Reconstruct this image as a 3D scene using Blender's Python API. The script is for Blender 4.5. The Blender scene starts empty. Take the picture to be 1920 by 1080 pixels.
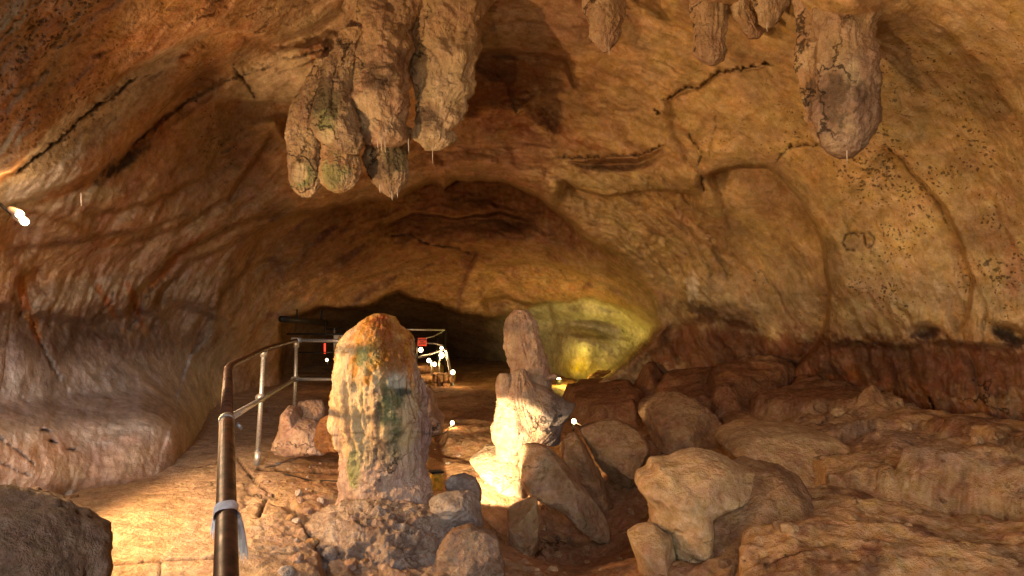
import bpy, bmesh, math, random
import numpy as np
from mathutils import Vector, Matrix
R = math.radians
S = bpy.context.scene
COL = S.collection

# ------------------------------------------------------------------ camera
EYE = np.array([0.0, 0.0, 1.4])
TILT = R(2.9)
FPX = 1280.0
FWD = np.array([0, math.cos(TILT), math.sin(TILT)])
UP = np.array([0, -math.sin(TILT), math.cos(TILT)])
RT = np.array([1.0, 0, 0])
cam = bpy.data.cameras.new('camera'); camo = bpy.data.objects.new('camera', cam); COL.objects.link(camo)
camo.location = EYE; camo.rotation_euler = (R(90) + TILT, 0, 0)
cam.sensor_width = 36; cam.lens = 24; cam.clip_start = 0.05; cam.clip_end = 200
S.camera = camo

def P(px, py, D):
    """point that stands D metres in front of the viewpoint, seen at px, py of the 1920x1080 photograph"""
    return EYE + D * (FWD + (px - 960) / FPX * RT - (py - 540) / FPX * UP)
def pix(Q):
    Q = Q - EYE
    d = Q @ FWD
    d = np.where(np.abs(d) < 1e-4, 1e-4, d)
    return 960 + FPX * (Q @ RT) / d, 540 - FPX * (Q @ UP) / d

# ------------------------------------------------------------------ world, exposure
W = bpy.data.worlds.new('World'); S.world = W; W.use_nodes = True
nt = W.node_tree; bg = nt.nodes['Background']
sky = nt.nodes.new('ShaderNodeTexSky'); sky.sky_type = 'NISHITA'; sky.sun_disc = False
sky.sun_elevation = R(35); sky.sun_rotation = R(200)
nt.links.new(sky.outputs[0], bg.inputs[0]); bg.inputs[1].default_value = 0.15
S.view_settings.view_transform = 'Standard'; S.view_settings.look = 'None'
EXPO = 2.1; S.view_settings.exposure = EXPO - 0.12; S.view_settings.gamma = 1
S.cycles.max_bounces = 6; S.cycles.diffuse_bounces = 3; S.cycles.use_denoising = True
S.cycles.sample_clamp_indirect = 4.0
S.cycles.caustics_reflective = False; S.cycles.caustics_refractive = False

WARM = (1.0, 0.56, 0.235)
def lamp(name, loc, power, color=WARM, kind='POINT', target=None, spot=90, blend=0.5, radius=0.05, parent=None):
    l = bpy.data.lights.new(name, kind); l.energy = power * 2 ** -EXPO; l.color = color
    if kind == 'SPOT':
        l.spot_size = R(spot); l.spot_blend = blend
    l.shadow_soft_size = radius
    o = bpy.data.objects.new(name, l); COL.objects.link(o); o.location = Vector(loc)
    if target is not None:
        o.rotation_euler = (Vector(target) - Vector(loc)).to_track_quat('-Z', 'Y').to_euler()
    return o

# the daylight that comes in through the mouth of the cave, behind the viewpoint
po = bpy.data.lights.new('cave_mouth_daylight', 'AREA'); po.shape = 'RECTANGLE'; po.size = 5.0; po.size_y = 5.0
po.cycles.is_portal = True
poo = bpy.data.objects.new('cave_mouth_daylight', po); COL.objects.link(poo)
poo.location = (0.0, -6.0, 2.0); poo.rotation_euler = (R(90), 0, 0)   # emits toward +Y
# off-frame lamps: show-cave floodlights at the left, added fill from behind
lamp('floodlight_left', (-3.4, 3.9, 1.0), 560, WARM, 'SPOT', (2, 6.5, 1.7), 128, .3, 0.05)
lamp('mouth_daylight_fill', (-1.0, -1.5, 1.6), 1250, (1.0, .9, .84), 'SPOT', (-4.1, 6.4, .1), 44, .8, 0.12)  # unseen spot added in place of daylight from the cave mouth
lamp('floodlight_near', (-1.5, 1.2, 1.35), 470, WARM, 'SPOT', (2.7, 6.3, 3.3), 74, 1.0, 0.06)
lamp('fill_behind', (-0.6, -1.6, 1.5), 16, (1.0, .66, .36), radius=0.15)  # unseen warm fill light added behind the viewpoint

# ------------------------------------------------------------------ numpy noise
_rs = np.random.RandomState(7)
_perm = _rs.permutation(256); _perm = np.concatenate([_perm, _perm])
_g = _rs.normal(size=(256, 3)); _g /= np.linalg.norm(_g, axis=1)[:, None]
def gn(p):
    p = np.asarray(p, float); i = np.floor(p).astype(np.int64); f = p - i; i &= 255
    u = f * f * f * (f * (f * 6 - 15) + 10)
    out = 0
    for dx in (0, 1):
        wx = u[:, 0] if dx else 1 - u[:, 0]
        a = _perm[(i[:, 0] + dx) & 255]
        for dy in (0, 1):
            wy = u[:, 1] if dy else 1 - u[:, 1]
            b = _perm[a + ((i[:, 1] + dy) & 255)]
            for dz in (0, 1):
                wz = u[:, 2] if dz else 1 - u[:, 2]
                g = _g[_perm[b + ((i[:, 2] + dz) & 255)]]
                out = out + wx * wy * wz * (g[:, 0] * (f[:, 0] - dx) + g[:, 1] * (f[:, 1] - dy) + g[:, 2] * (f[:, 2] - dz))
    return out * 1.5
def fbm(p, o=4, gain=.5, lac=2.03):
    a = 1; s = 0; n = 0
    for k in range(o):
        s = s + a * gn(p * lac ** k + 17.3 * k); n += a; a *= gain
    return s / n
def ridge(p, o=4, gain=.5):
    a = 1; s = 0; n = 0
    for k in range(o):
        s = s + a * (1 - 2 * np.abs(gn(p * 2.03 ** k + 11.1 * k))); n += a; a *= gain
    return s / n
def sst(a, b, x):
    t = np.clip((x - a) / (b - a), 0, 1); return t * t * (3 - 2 * t)
def st3(a, b, c): return np.stack([a, b, c], 1)
def mixc(C, m, c):
    m = np.clip(m, 0, 1)[:, None]; return C * (1 - m) + np.array(c)[None] * m

def poly_dist(PX, PY, pts):
    """distance to a polyline, side (+ = left of travel in a y-down picture), parameter 0..1"""
    best = np.full(PX.shape, 1e9); side = np.zeros(PX.shape); par = np.zeros(PX.shape)
    n = len(pts) - 1
    for k in range(n):
        x0, y0 = pts[k]; x1, y1 = pts[k + 1]
        dx, dy = x1 - x0, y1 - y0; L2 = dx * dx + dy * dy + 1e-9
        t = np.clip(((PX - x0) * dx + (PY - y0) * dy) / L2, 0, 1)
        d = np.hypot(PX - x0 - t * dx, PY - y0 - t * dy)
        m = d < best
        best = np.where(m, d, best); side = np.where(m, np.sign(dx * (PY - y0) - dy * (PX - x0)), side)
        par = np.where(m, (k + t) / n, par)
    return best, side, par
def inside(PX, PY, pts):
    c = np.zeros(PX.shape, bool); n = len(pts)
    for k in range(n):
        x0, y0 = pts[k]; x1, y1 = pts[(k + 1) % n]
        if y0 == y1: continue
        m = ((y0 > PY) != (y1 > PY)) & (PX < (x1 - x0) * (PY - y0) / (y1 - y0) + x0)
        c ^= m
    return c
def sdf(PX, PY, pts):
    d, _, _ = poly_dist(PX, PY, list(pts) + [pts[0]])
    return np.where(inside(PX, PY, pts), d, -d)      # + inside
def blob(PX, PY, cx, cy, rx, ry, ang=0):
    a = R(ang); x = PX - cx; y = PY - cy
    u = (x * math.cos(a) + y * math.sin(a)) / rx; v = (-x * math.sin(a) + y * math.cos(a)) / ry
    return np.exp(-(u * u + v * v))

# ------------------------------------------------------------------ objects, tags
def tag(o, label=None, cat=None, group=None, kind=None):
    if label: o['label'] = label
    if cat: o['category'] = cat
    if group: o['group'] = group
    if kind: o['kind'] = kind
    return o
def mesh_obj(name, V, F, mat, parent=None, loc=None, colors=None, pit=None, smooth=True):
    V = np.asarray(V, float)
    if loc is not None: V = V - np.array(loc)
    me = bpy.data.meshes.new(name)
    F = np.asarray(F) if not isinstance(F, list) else F
    if isinstance(F, np.ndarray):
        me.vertices.add(len(V)); me.vertices.foreach_set('co', V.astype(np.float32).ravel())
        k = F.shape[1]
        me.loops.add(F.size); me.loops.foreach_set('vertex_index', F.astype(np.int32).ravel())
        me.polygons.add(len(F)); me.polygons.foreach_set('loop_start', (np.arange(len(F)) * k).astype(np.int32))
        me.polygons.foreach_set('loop_total', np.full(len(F), k, np.int32))
        me.update(calc_edges=True); me.validate()
    else:
        me.from_pydata([tuple(v) for v in V], [], F)
    if colors is not None:
        a = me.color_attributes.new('tint', 'FLOAT_COLOR', 'POINT')
        c = np.ones((len(V), 4), np.float32); c[:, :3] = np.clip(colors, 0, 1)
        if pit is not None: c[:, 3] = pit
        a.data.foreach_set('color', c.ravel())
    if smooth: me.polygons.foreach_set('use_smooth', np.ones(len(me.polygons), bool))
    me.materials.append(mat); me.update()
    o = bpy.data.objects.new(name, me); COL.objects.link(o)
    if loc is not None: o.location = loc
    if parent: o.parent = parent
    return o
def empty(name, loc, label, cat, group=None):
    o = bpy.data.objects.new(name, None); COL.objects.link(o); o.location = loc; o.empty_display_size = .1
    return tag(o, label, cat, group)

# ------------------------------------------------------------------ materials
def nodes(m): m.use_nodes = True; return m.node_tree, m.node_tree.nodes['Principled BSDF']
def rock_material(name, rough=0.85, fine=18.0, bump=0.6, pits=0.0, spec=0.25, wet=0.0, speck=0.25, stretch=(1, 1, 1), dist=.05, crack=1.3, crt=.5, pitscale=27.0):
    m = bpy.data.materials.new(name); t, b = nodes(m); N = t.nodes; L = t.links
    at = N.new('ShaderNodeAttribute'); at.attribute_name = 'tint'
    tc = N.new('ShaderNodeTexCoord')
    mp = N.new('ShaderNodeMapping'); mp.inputs['Scale'].default_value = stretch
    L.new(tc.outputs['Object'], mp.inputs[0])
    def noise(sc, det, ro=.6):
        n = N.new('ShaderNodeTexNoise'); n.inputs['Scale'].default_value = sc; n.inputs['Detail'].default_value = det
        n.inputs['Roughness'].default_value = ro; L.new(mp.outputs[0], n.inputs['Vector']); return n
    def ramp(src, a, b, lo, hi):
        r = N.new('ShaderNodeMapRange'); r.inputs[1].default_value = a; r.inputs[2].default_value = b
        r.inputs[3].default_value = lo; r.inputs[4].default_value = hi; L.new(src, r.inputs[0]); return r.outputs[0]
    def math_(op, a, b_):
        n = N.new('ShaderNodeMath'); n.operation = op
        for k, s in enumerate((a, b_)):
            if isinstance(s, (int, float)): n.inputs[k].default_value = s
            else: L.new(s, n.inputs[k])
        return n.outputs[0]
    n1 = noise(fine * .22, 8, .62); n2 = noise(fine, 6, .65); n3 = noise(fine * 5, 3, .6)
    v = math_('ADD', ramp(n1.outputs[0], .3, .7, 1 - speck, 1 + speck), ramp(n2.outputs[0], .3, .7, -speck * .8, speck * .8))
    v = math_('ADD', v, ramp(n3.outputs[0], .3, .7, -speck * .4, speck * .4))
    pitv = None
    if pits > 0:
        vo = N.new('ShaderNodeTexVoronoi'); vo.inputs['Scale'].default_value = pitscale; vo.inputs['Randomness'].default_value = 1
        dm = N.new('ShaderNodeVectorMath'); dm.operation = 'MULTIPLY_ADD'
        L.new(n2.outputs['Color'], dm.inputs[0]); dm.inputs[1].default_value = (.12, .12, .12); L.new(mp.outputs[0], dm.inputs[2])
        L.new(dm.outputs[0], vo.inputs['Vector'])
        sep = N.new('ShaderNodeSeparateColor'); L.new(vo.outputs['Color'], sep.inputs[0])
        rad = math_('MULTIPLY', math_('MULTIPLY', at.outputs['Alpha'], sep.outputs[0]), ramp(n1.outputs[0], .35, .6, .0, .75))
        pitv = math_('MULTIPLY', ramp(math_('SUBTRACT', rad, vo.outputs['Distance']), 0.0, .12, 0, 1), 1.0)
        v = math_('MULTIPLY', v, math_('SUBTRACT', 1, math_('MULTIPLY', pitv, .62 * pits)))
    # thin broken fractures
    cn = N.new('ShaderNodeTexNoise'); cn.inputs['Scale'].default_value = 3.5; cn.inputs['Detail'].default_value = 9; cn.inputs['Roughness'].default_value = .65; L.new(tc.outputs['Object'], cn.inputs['Vector'])
    ca_ = N.new('ShaderNodeVectorMath'); ca_.operation = 'MULTIPLY_ADD'; ca_.inputs[1].default_value = (.55, .55, .55); L.new(cn.outputs['Color'], ca_.inputs[0]); L.new(tc.outputs['Object'], ca_.inputs[2])
    cv = N.new('ShaderNodeTexVoronoi'); cv.feature = 'DISTANCE_TO_EDGE'; cv.inputs['Scale'].default_value = crack; L.new(ca_.outputs[0], cv.inputs['Vector'])
    cm = noise(1.1, 3); cw = ramp(cm.outputs[0], crt, crt + .16, 0, .020)
    crk = ramp(math_('SUBTRACT', cw, cv.outputs['Distance']), 0.0, .010, 0, 1)
    v = math_('MULTIPLY', v, math_('SUBTRACT', 1, math_('MULTIPLY', crk, .7)))
    gr = noise(fine * 14, 2); v = math_('MULTIPLY', v, ramp(gr.outputs[0], .3, .7, .82, 1.18))
    mul = N.new('ShaderNodeVectorMath'); mul.operation = 'SCALE'
    L.new(at.outputs['Color'], mul.inputs[0]); L.new(v, mul.inputs['Scale'])
    hs = N.new('ShaderNodeHueSaturation'); L.new(mul.outputs[0], hs.inputs['Color'])
    L.new(ramp(noise(fine * .4, 5).outputs[0], .3, .7, .485, .515), hs.inputs['Hue'])
    L.new(ramp(n2.outputs[0], .3, .7, 1.18, .85), hs.inputs['Saturation'])
    L.new(hs.outputs[0], b.inputs['Base Color'])
    h = math_('ADD', math_('MULTIPLY', n1.outputs[0], 2.2), math_('ADD', n2.outputs[0], math_('MULTIPLY', n3.outputs[0], .3)))
    h = math_('SUBTRACT', h, math_('MULTIPLY', crk, .8))
    if pitv is not None: h = math_('SUBTRACT', h, math_('MULTIPLY', pitv, 1.2 * pits))
    bp = N.new('ShaderNodeBump'); bp.inputs['Strength'].default_value = bump; bp.inputs['Distance'].default_value = dist
    L.new(h, bp.inputs['Height']); L.new(bp.outputs[0], b.inputs['Normal'])
    if wet > 0:
        L.new(ramp(n1.outputs[0], .42, .6, rough, wet), b.inputs['Roughness'])
    else: b.inputs['Roughness'].default_value = rough
    b.inputs['Specular IOR Level'].default_value = spec
    return m
def plain(name, col, rough=.5, metal=0, emit=0, ecol=None, noisy=0.0, nscale=30):
    m = bpy.data.materials.new(name); t, b = nodes(m)
    b.inputs['Base Color'].default_value = (*col, 1); b.inputs['Roughness'].default_value = rough; b.inputs['Metallic'].default_value = metal
    if emit:
        b.inputs['Emission Color'].default_value = (*(ecol or col), 1); b.inputs['Emission Strength'].default_value = emit
    if noisy:
        n = t.nodes.new('ShaderNodeTexNoise'); n.inputs['Scale'].default_value = nscale; n.inputs['Detail'].default_value = 6
        tc = t.nodes.new('ShaderNodeTexCoord'); t.links.new(tc.outputs['Object'], n.inputs['Vector'])
        r = t.nodes.new('ShaderNodeMapRange'); r.inputs[1].default_value = .35; r.inputs[2].default_value = .65
        r.inputs[3].default_value = 1 - noisy; r.inputs[4].default_value = 1 + noisy * .4
        s = t.nodes.new('ShaderNodeVectorMath'); s.operation = 'SCALE'; s.inputs[0].default_value = col
        t.links.new(n.outputs[0], r.inputs[0]); t.links.new(r.outputs[0], s.inputs['Scale']); t.links.new(s.outputs[0], b.inputs['Base Color'])
        r2 = t.nodes.new('ShaderNodeMapRange'); r2.inputs[3].default_value = min(1, rough + .25); r2.inputs[4].default_value = max(0, rough - .15)
        t.links.new(n.outputs[0], r2.inputs[0]); t.links.new(r2.outputs[0], b.inputs['Roughness'])
        bp = t.nodes.new('ShaderNodeBump'); bp.inputs['Strength'].default_value = .15; bp.inputs['Distance'].default_value = .004
        t.links.new(n.outputs[0], bp.inputs['Height']); t.links.new(bp.outputs[0], b.inputs['Normal'])
    return m
M_SHELL = rock_material('cave_rock', crt=.6, dist=.035, fine=9, bump=.75, pits=1.0, speck=.24, rough=.9, spec=.15)
M_FLOOR = rock_material('trodden_clay', dist=.04, fine=22, bump=.8, speck=.28, rough=.9, spec=.15)
M_ROCK = rock_material('limestone', crack=2.6, crt=.46, fine=22, bump=.85, speck=.28, rough=.85, dist=.045)
M_RUBBLE = rock_material('calcite_rubble', crack=4.0, fine=30, bump=1.0, speck=.3, rough=.8)
M_WET = rock_material('wet_flowstone', fine=16, bump=.8, speck=.2, rough=.75, wet=.16, spec=.5, stretch=(1.3, 1.3, .5))
M_DRIP = rock_material('dripstone', fine=14, bump=.8, speck=.24, rough=.85, stretch=(1.1, 1.1, .7))
M_GALV = plain('galvanised_steel', (.55, .56, .54), .42, .75, noisy=.3, nscale=60)
M_BROWN = plain('worn_brown_paint', (.10, .042, .022), .42, .3, noisy=.75, nscale=22)
M_DARK = plain('dark_painted_steel', (.03, .028, .025), .5, .4, noisy=.3)
M_BLACK = plain('black_rubber', (.015, .013, .012), .6)
M_BULB = plain('lit_bulb', (1, .8, .5), .3, emit=5, ecol=(1, .78, .42))
M_BULBHOT = plain('lit_flood_glass', (1, .9, .7), .3, emit=9, ecol=(1, .86, .6))
M_CLOTH = plain('white_rag_cloth', (.86, .85, .84), .95, noisy=.2, nscale=50)
M_SIGNRED = plain('orange_red_sign_face', (.85, .07, .02), .45)
M_SIGNWHITE = plain('white_sign_face', (.7, .62, .5), .5)
M_YELLOW = plain('amber_sign_face', (.85, .5, .05), .5)
M_AMBER = plain('amber_glass', (.8, .45, .05), .3, noisy=.4, nscale=25)
M_INK = plain('black_print', (.02, .012, .01), .6)
M_ICICLE = plain('pale_straw_calcite', (.75, .7, .62), .4, noisy=.2)

# ------------------------------------------------------------------ radial basis fields
def rbf_fit(X, y, eps=.06, lam=1e-3):
    X = np.asarray(X, float); y = np.asarray(y, float)
    A = np.sqrt(((X[:, None] - X[None]) ** 2).sum(2) + eps ** 2)
    n = len(X); K = np.zeros((n + 3, n + 3)); K[:n, :n] = -A + lam * np.eye(n); K[:n, n] = 1; K[:n, n + 1:] = X
    K[n, :n] = 1; K[n + 1:, :n] = X.T
    w = np.linalg.solve(K, np.concatenate([y, np.zeros(3)]))
    def f(Q):
        out = np.empty(len(Q))
        for s in range(0, len(Q), 40000):
            q = Q[s:s + 40000]
            B = -np.sqrt(((q[:, None] - X[None]) ** 2).sum(2) + eps ** 2)
            out[s:s + 40000] = B @ w[:n] + w[n] + q @ w[n + 1:]
        return out
    return f

# ------------------------------------------------------------------ the cave: vault and walls
def grid_axis(lo, hi, step, far_lo, far_hi, growth=1.18):
    mid = list(np.arange(lo, hi + .1, step)); a = []; b = []
    s = step; x = lo
    while x > far_lo: s *= growth; x -= s; a.append(x)
    s = step; x = mid[-1]
    while x < far_hi: s *= growth; x += s; b.append(x)
    return np.array(a[::-1] + mid + b)
# azimuth axis (radians, in picture-like spacing inside the view), height axis w = tan
us = np.arange(-990, 990.1, 2.5)
az_mid = np.arctan(us / FPX)
az_out = [az_mid[-1]]; s = .0025
while az_out[-1] < R(152): s = min(s * 1.15, .07); az_out.append(az_out[-1] + s)
az = np.concatenate([-np.array(az_out[1:])[::-1], az_mid, np.array(az_out[1:])])
vs = np.arange(-560, 380, 2.5)         # py-540, downwards
w_mid = -vs / FPX
top = [w_mid[0]]; s = .003
while top[-1] < 9: s = min(s * 1.15, .9); top.append(top[-1] + s)
bot = [w_mid[-1]]; s = .003
while bot[-1] > -1.0: s = min(s * 1.2, .2); bot.append(bot[-1] - s)
wv = np.concatenate([np.array(top[1:])[::-1], w_mid, np.array(bot[1:])])
AZ, WV = np.meshgrid(az, wv); nrow, ncol = AZ.shape
AZ = AZ.ravel(); WV = WV.ravel()
ca = np.maximum(np.cos(AZ), .45)
DC = st3(np.sin(AZ), np.cos(AZ), WV * ca)                 # right, forward, up of the view axes
DIRN = DC / np.linalg.norm(DC, axis=1)[:, None]
DW = DIRN[:, :1] * RT + DIRN[:, 1:2] * FWD + DIRN[:, 2:] * UP
infr = np.cos(AZ) > .05
PX = np.where(infr, 960 + FPX * np.tan(np.where(infr, AZ, 0)), np.sign(AZ) * 9e3)
PY = 540 - FPX * WV
UV = np.stack([AZ, np.arctan(WV)], 1)
def cp(rows):
    X = []; y = []
    for px, py, D in rows:
        u = (px - 960) / FPX; v = -(py - 540) / FPX
        X.append((math.atan(u), math.atan(v))); y.append(math.log(D * math.sqrt(1 + u * u + v * v)))
    return X, y
L0 = [(0,0,3.5),(250,0,4.2),(450,0,5.3),(650,0,6.6),(850,0,7.2),(1050,0,7.0),(1250,0,6.5),(1450,0,5.9),(1700,0,5.2),(1920,0,4.6),
 (0,200,3.8),(200,200,5.2),(400,200,6.9),(600,150,7.8),(850,200,8.7),(1000,200,8.7),(1200,200,7.9),(1400,200,7.2),(1600,200,6.4),(1800,200,5.8),(1920,200,5.3),
 (0,330,4.3),(0,410,4.9),(150,360,5.4),(300,300,6.6),(450,330,8.2),(550,400,9.6),(640,385,10),(750,360,10.2),(850,335,10),(960,345,10),(1040,380,10.1),(1130,450,10.6),(1230,540,11.3),
 (1120,330,9.3),(1250,350,8.8),(1400,350,8.2),(1600,350,7.0),(1800,350,6.3),(1920,350,5.8),
 (0,500,5.4),(150,500,6.5),(300,500,8),(450,500,9.7),(540,540,11.2),(1300,500,10),(1400,500,9.3),(1550,500,7.9),(1750,500,6.8),(1920,500,6.2),
 (0,600,5.7),(150,600,7.1),(300,620,8.8),(420,620,10.8),(500,640,13),(1240,600,11.5),(1350,620,10.3),(1550,620,8.6),(1750,640,7.2),(1920,640,6.4),
 (0,700,5.7),(150,700,6.9),(300,700,8.6),(400,720,11.5),(500,720,14),(0,800,5.6),(200,800,6.8),(340,790,7.9),(420,790,11.5),(60,860,5.8),(0,1000,5.7),(200,1000,6.6),(360,1000,7.8),(450,1000,12),
 (1200,700,11.5),(1140,720,12),(1240,640,11.2),(1450,690,10),(1550,720,9.2),(1750,760,7.5),(1920,800,6.6),(1200,1000,12.5),(1450,1000,10),(1750,1000,7.5),(1920,1000,6.6)]
X0, y0 = cp(L0)
for a_, w_, r_ in [(55,0,6.6),(75,0,5.8),(100,0,5.4),(130,0,5.6),(160,0,6.4),(-55,0,5.2),(-75,0,4.6),(-100,0,4.5),(-130,0,5.2),(-160,0,6.2),
                   (50,.6,5.4),(80,.7,5.0),(120,.7,4.8),(160,.7,5.2),(-50,.6,4.2),(-80,.7,4.0),(-120,.7,4.4),(-160,.7,5.2),
                   (0,1,5.2),(35,1,5.0),(-30,1,4.6),(70,1.5,4.2),(-70,1.5,3.8),(130,1.5,4.0),(-130,1.5,4),(0,2,3.9),(60,3,3.5),(-60,3,3.4),(0,4,3.4),(120,3,3.5),(-120,3,3.5),
                   (0,8,3.2),(90,8,3.2),(-90,8,3.2),(150,8,3.2),(-150,8,3.2),
                   (60,-.5,7.2),(100,-.5,6),(150,-.5,6.6),(-60,-.5,5.6),(-100,-.5,5),(-150,-.5,6.2),(60,-1,9),(-60,-1,7.5),(120,-1,8),(-120,-1,7)]:
    X0.append((R(a_), math.atan(w_))); y0.append(math.log(r_))
L1 = [(400,500,9.5),(430,600,11),(470,440,10),(560,420,11.3),(640,410,12),(750,400,13.2),(850,380,13.4),(950,385,13.4),(1030,430,13.0),(1110,500,12.4),(1190,560,12.3),
 (700,440,12.8),(850,440,13.2),(950,450,13.2),(600,480,12.6),(520,500,11.8),(700,500,14),(900,500,14.6),(1050,540,14.6),(560,545,13),(640,560,14.8),(800,560,16),(1000,575,16),(1200,590,13),(1150,570,14),
 (480,640,13),(400,740,12),(520,700,15),(700,700,17),(1200,700,12.5),(1100,720,14),(400,1000,12),(800,1000,18),(1200,1000,12.5)]
L2 = [(540,600,16.5),(600,590,18),(700,590,19),(850,600,19.5),(960,610,17.5),(1010,585,16.2),(1080,575,15.4),(1150,585,14.8),(1210,610,14.2),
 (540,680,17),(650,680,24),(780,680,25),(880,660,22),(960,680,20),(1040,620,16.6),(1100,620,15.5),(1180,640,14.6),(1050,680,16.2),(1100,700,15.4),(1160,700,15),
 (560,1000,17),(700,1000,26),(900,1000,22),(1100,1000,15.5),(1200,1000,14)]
f0 = rbf_fit(X0, y0); f1 = rbf_fit(*cp(L1)); f2 = rbf_fit(*cp(L2))
wob = fbm(np.stack([PX / 60, PY / 60, PX * 0], 1), 4)
wob2 = fbm(np.stack([PX / 60 + 40, PY / 60, PX * 0], 1), 4)
jit = fbm(np.stack([PX / 11, PY / 11, PX * 0 + 5], 1), 3); jit2 = fbm(np.stack([PX / 11 + 50, PY / 11, PX * 0 + 5], 1), 3)
QX = PX + 14 * wob; QY = PY + 14 * wob2
POLY1 = [(440,820),(430,640),(425,560),(450,480),(500,430),(565,396),(660,380),(750,372),(775,352),(812,340),(830,352),(860,335),(900,333),(942,338),(975,352),(1010,368),(1045,400),(1100,440),(1160,480),(1212,530),(1235,600),(1218,640),(1170,684),(1116,720),(1098,735),(1085,820)]
POLY2 = [(524,800),(526,604),(560,592),(600,578),(680,574),(720,556),(748,548),(790,560),(850,584),(905,592),(960,590),(1010,574),(1040,566),(1090,561),(1150,570),(1190,590),(1226,610),(1212,636),(1165,680),(1112,716),(1096,730),(1085,820)]
base0 = f0(UV); m = infr & (PX > 150) & (PX < 1500) & (PY > 200)
base1 = base0.copy(); base2 = base0.copy()
base1[m] = f1(UV[m]); base2[m] = f2(UV[m])
sd1 = np.full(len(PX), -999.); sd1[m] = sdf(QX[m], QY[m], POLY1)
sd2 = np.full(len(PX), -999.); sd2[m] = sdf(QX[m], QY[m], POLY2)
# the arch's left and right feet open slowly, its crown is a sharp lip
soft1 = 5 + 60 * sst(420, 640, PY) * sst(700, 450, PX) + 10 * sst(560, 450, PX)
k1 = sst(-1, 1, sd1 / soft1); k2 = sst(-1, 1, sd2 / (5.0 + 22 * sst(1140, 1225, PX) * sst(640, 600, PY)))
r = np.exp((base0 * (1 - k1) + base1 * k1) * (1 - k2) + base2 * k2)
r[~infr] = np.exp(base0[~infr])

IN = infr & (PX > -400) & (PX < 2400) & (PY > -500) & (PY < 1000)
dr = np.zeros(len(PX)); dark = np.zeros(len(PX))
LIPK = 1.5
def lip(pts, A, soft=4, fade=60, ends=.12, wobble=1.0):
    """a step of A metres on the + side (right of travel) that fades back into the wall"""
    x = PX[IN] + wobble * 7 * wob[IN]; y = PY[IN] + wobble * 7 * wob2[IN]
    d, s_, t = poly_dist(x, y, pts)
    sd = d * s_
    e = sst(0, ends, t) * sst(1, 1 - ends, t)
    A = A * LIPK
    dr[IN] += A * e * sst(-soft, soft, sd) * np.exp(-np.maximum(sd, 0) / fade) - .2 * A * e * np.exp(-((sd + 26) / 28) ** 2)
def groove(pts, w, A, wobble=1.0, dk=1.0, ends=.06):
    x = PX[IN] + wobble * 6 * wob[IN] + 3 * wob2[IN] ; y = PY[IN] + wobble * 6 * wob2[IN]
    if wobble: x = x + 5 * jit[IN]; y = y + 6 * jit2[IN]
    d, s_, t = poly_dist(x, y, pts)
    e = sst(0, ends, t) * sst(1, 1 - ends, t); e = .15 + .85 * e
    ww = w * np.clip(.75 + 2.2 * jit2[IN], .35, 1.6) * .85
    g = np.exp(-(d / ww) ** 2) * e
    dr[IN] += A * g; dark[IN] = np.maximum(dark[IN], g * dk)
def bump(cx, cy, rx, ry, ang, A):
    dr[IN] += A * blob(PX[IN] + 14 * wob[IN], PY[IN] + 14 * wob2[IN], cx, cy, rx, ry, ang)
# + side: with y down, travelling left->right the + side lies BELOW the line
# left vault: pitted slab edge, pale band, rust ledge
lip([(-60,345),(20,322),(60,290),(110,235),(170,190),(230,140),(300,105),(370,70),(470,40)], .30, 7, 110)
lip([(-40,395),(60,372),(110,352),(180,322),(240,280),(290,225),(340,165),(420,110)], .26, 5, 90)
groove([(20,330),(60,300),(110,262),(150,225),(200,190),(260,140)], 3, .06)
groove([(180,230),(172,215),(200,180),(235,150),(248,120)], 4, .05, dk=.3)
groove([(240,280),(290,235),(350,190),(420,150),(520,120)], 6, .1, dk=.3)
bump(70, 330, 120, 40, -35, -.05); bump(300, 430, 160, 60, -30, -.12)
lip([(400,190),(440,186),(475,192),(520,190),(560,186),(600,170),(640,120)], .35, 4, 60)
lip([(440,60),(520,75),(580,60),(640,20),(665,-20)], .22, 10, 60)
bump(520, 150, 60, 30, -10, -.25); bump(470, 165, 26, 22, 20, .18)
groove([(440,130),(465,160),(480,190)], 4, .1, dk=.6); groove([(540,110),(580,98),(620,92)], 3, .06, dk=.6)
lip([(520,210),(530,260),(560,270),(600,230)], -.25, 8, 40)
# sweeping folds of the left wall
for pts, A in [([(40,600),(25,560),(35,520),(80,500)], .16), ([(240,600),(255,550),(330,480),(430,425),(560,385)], .30), ([(290,590),(300,545),(360,490),(450,450),(500,420)], .22),
               ([(150,400),(220,395),(290,380),(380,330),(430,250)], .18), ([(200,470),(330,430),(430,370),(480,300),(520,240)], .20), ([(400,590),(420,545),(470,500),(520,480)], .25),
               ([(0,470),(150,455),(280,430),(360,400)], .12)]:
    lip(pts, A, 9, 45); groove(pts, 7, .04, dk=.25)
lip([(-60,585),(20,575),(60,592),(110,598),(170,604),(205,590),(250,585),(300,600),(330,570),(370,580),(420,600),(440,640)], .22, 12, 120)
groove([(55,580),(60,600),(75,640),(95,680),(115,720)], 5, .09, dk=.4); groove([(240,620),(262,590),(270,560),(300,530)], 5, .10, dk=.4)
groove([(170,604),(205,575),(215,545)], 4, .1, dk=.5)
bump(60, 650, 60, 90, 10, -.18); bump(150, 560, 120, 30, -8, -.12); bump(330, 600, 40, 50, 0, .25); bump(285, 560, 14, 50, 25, -.2); bump(405, 600, 12, 60, 5, -.25)
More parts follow.
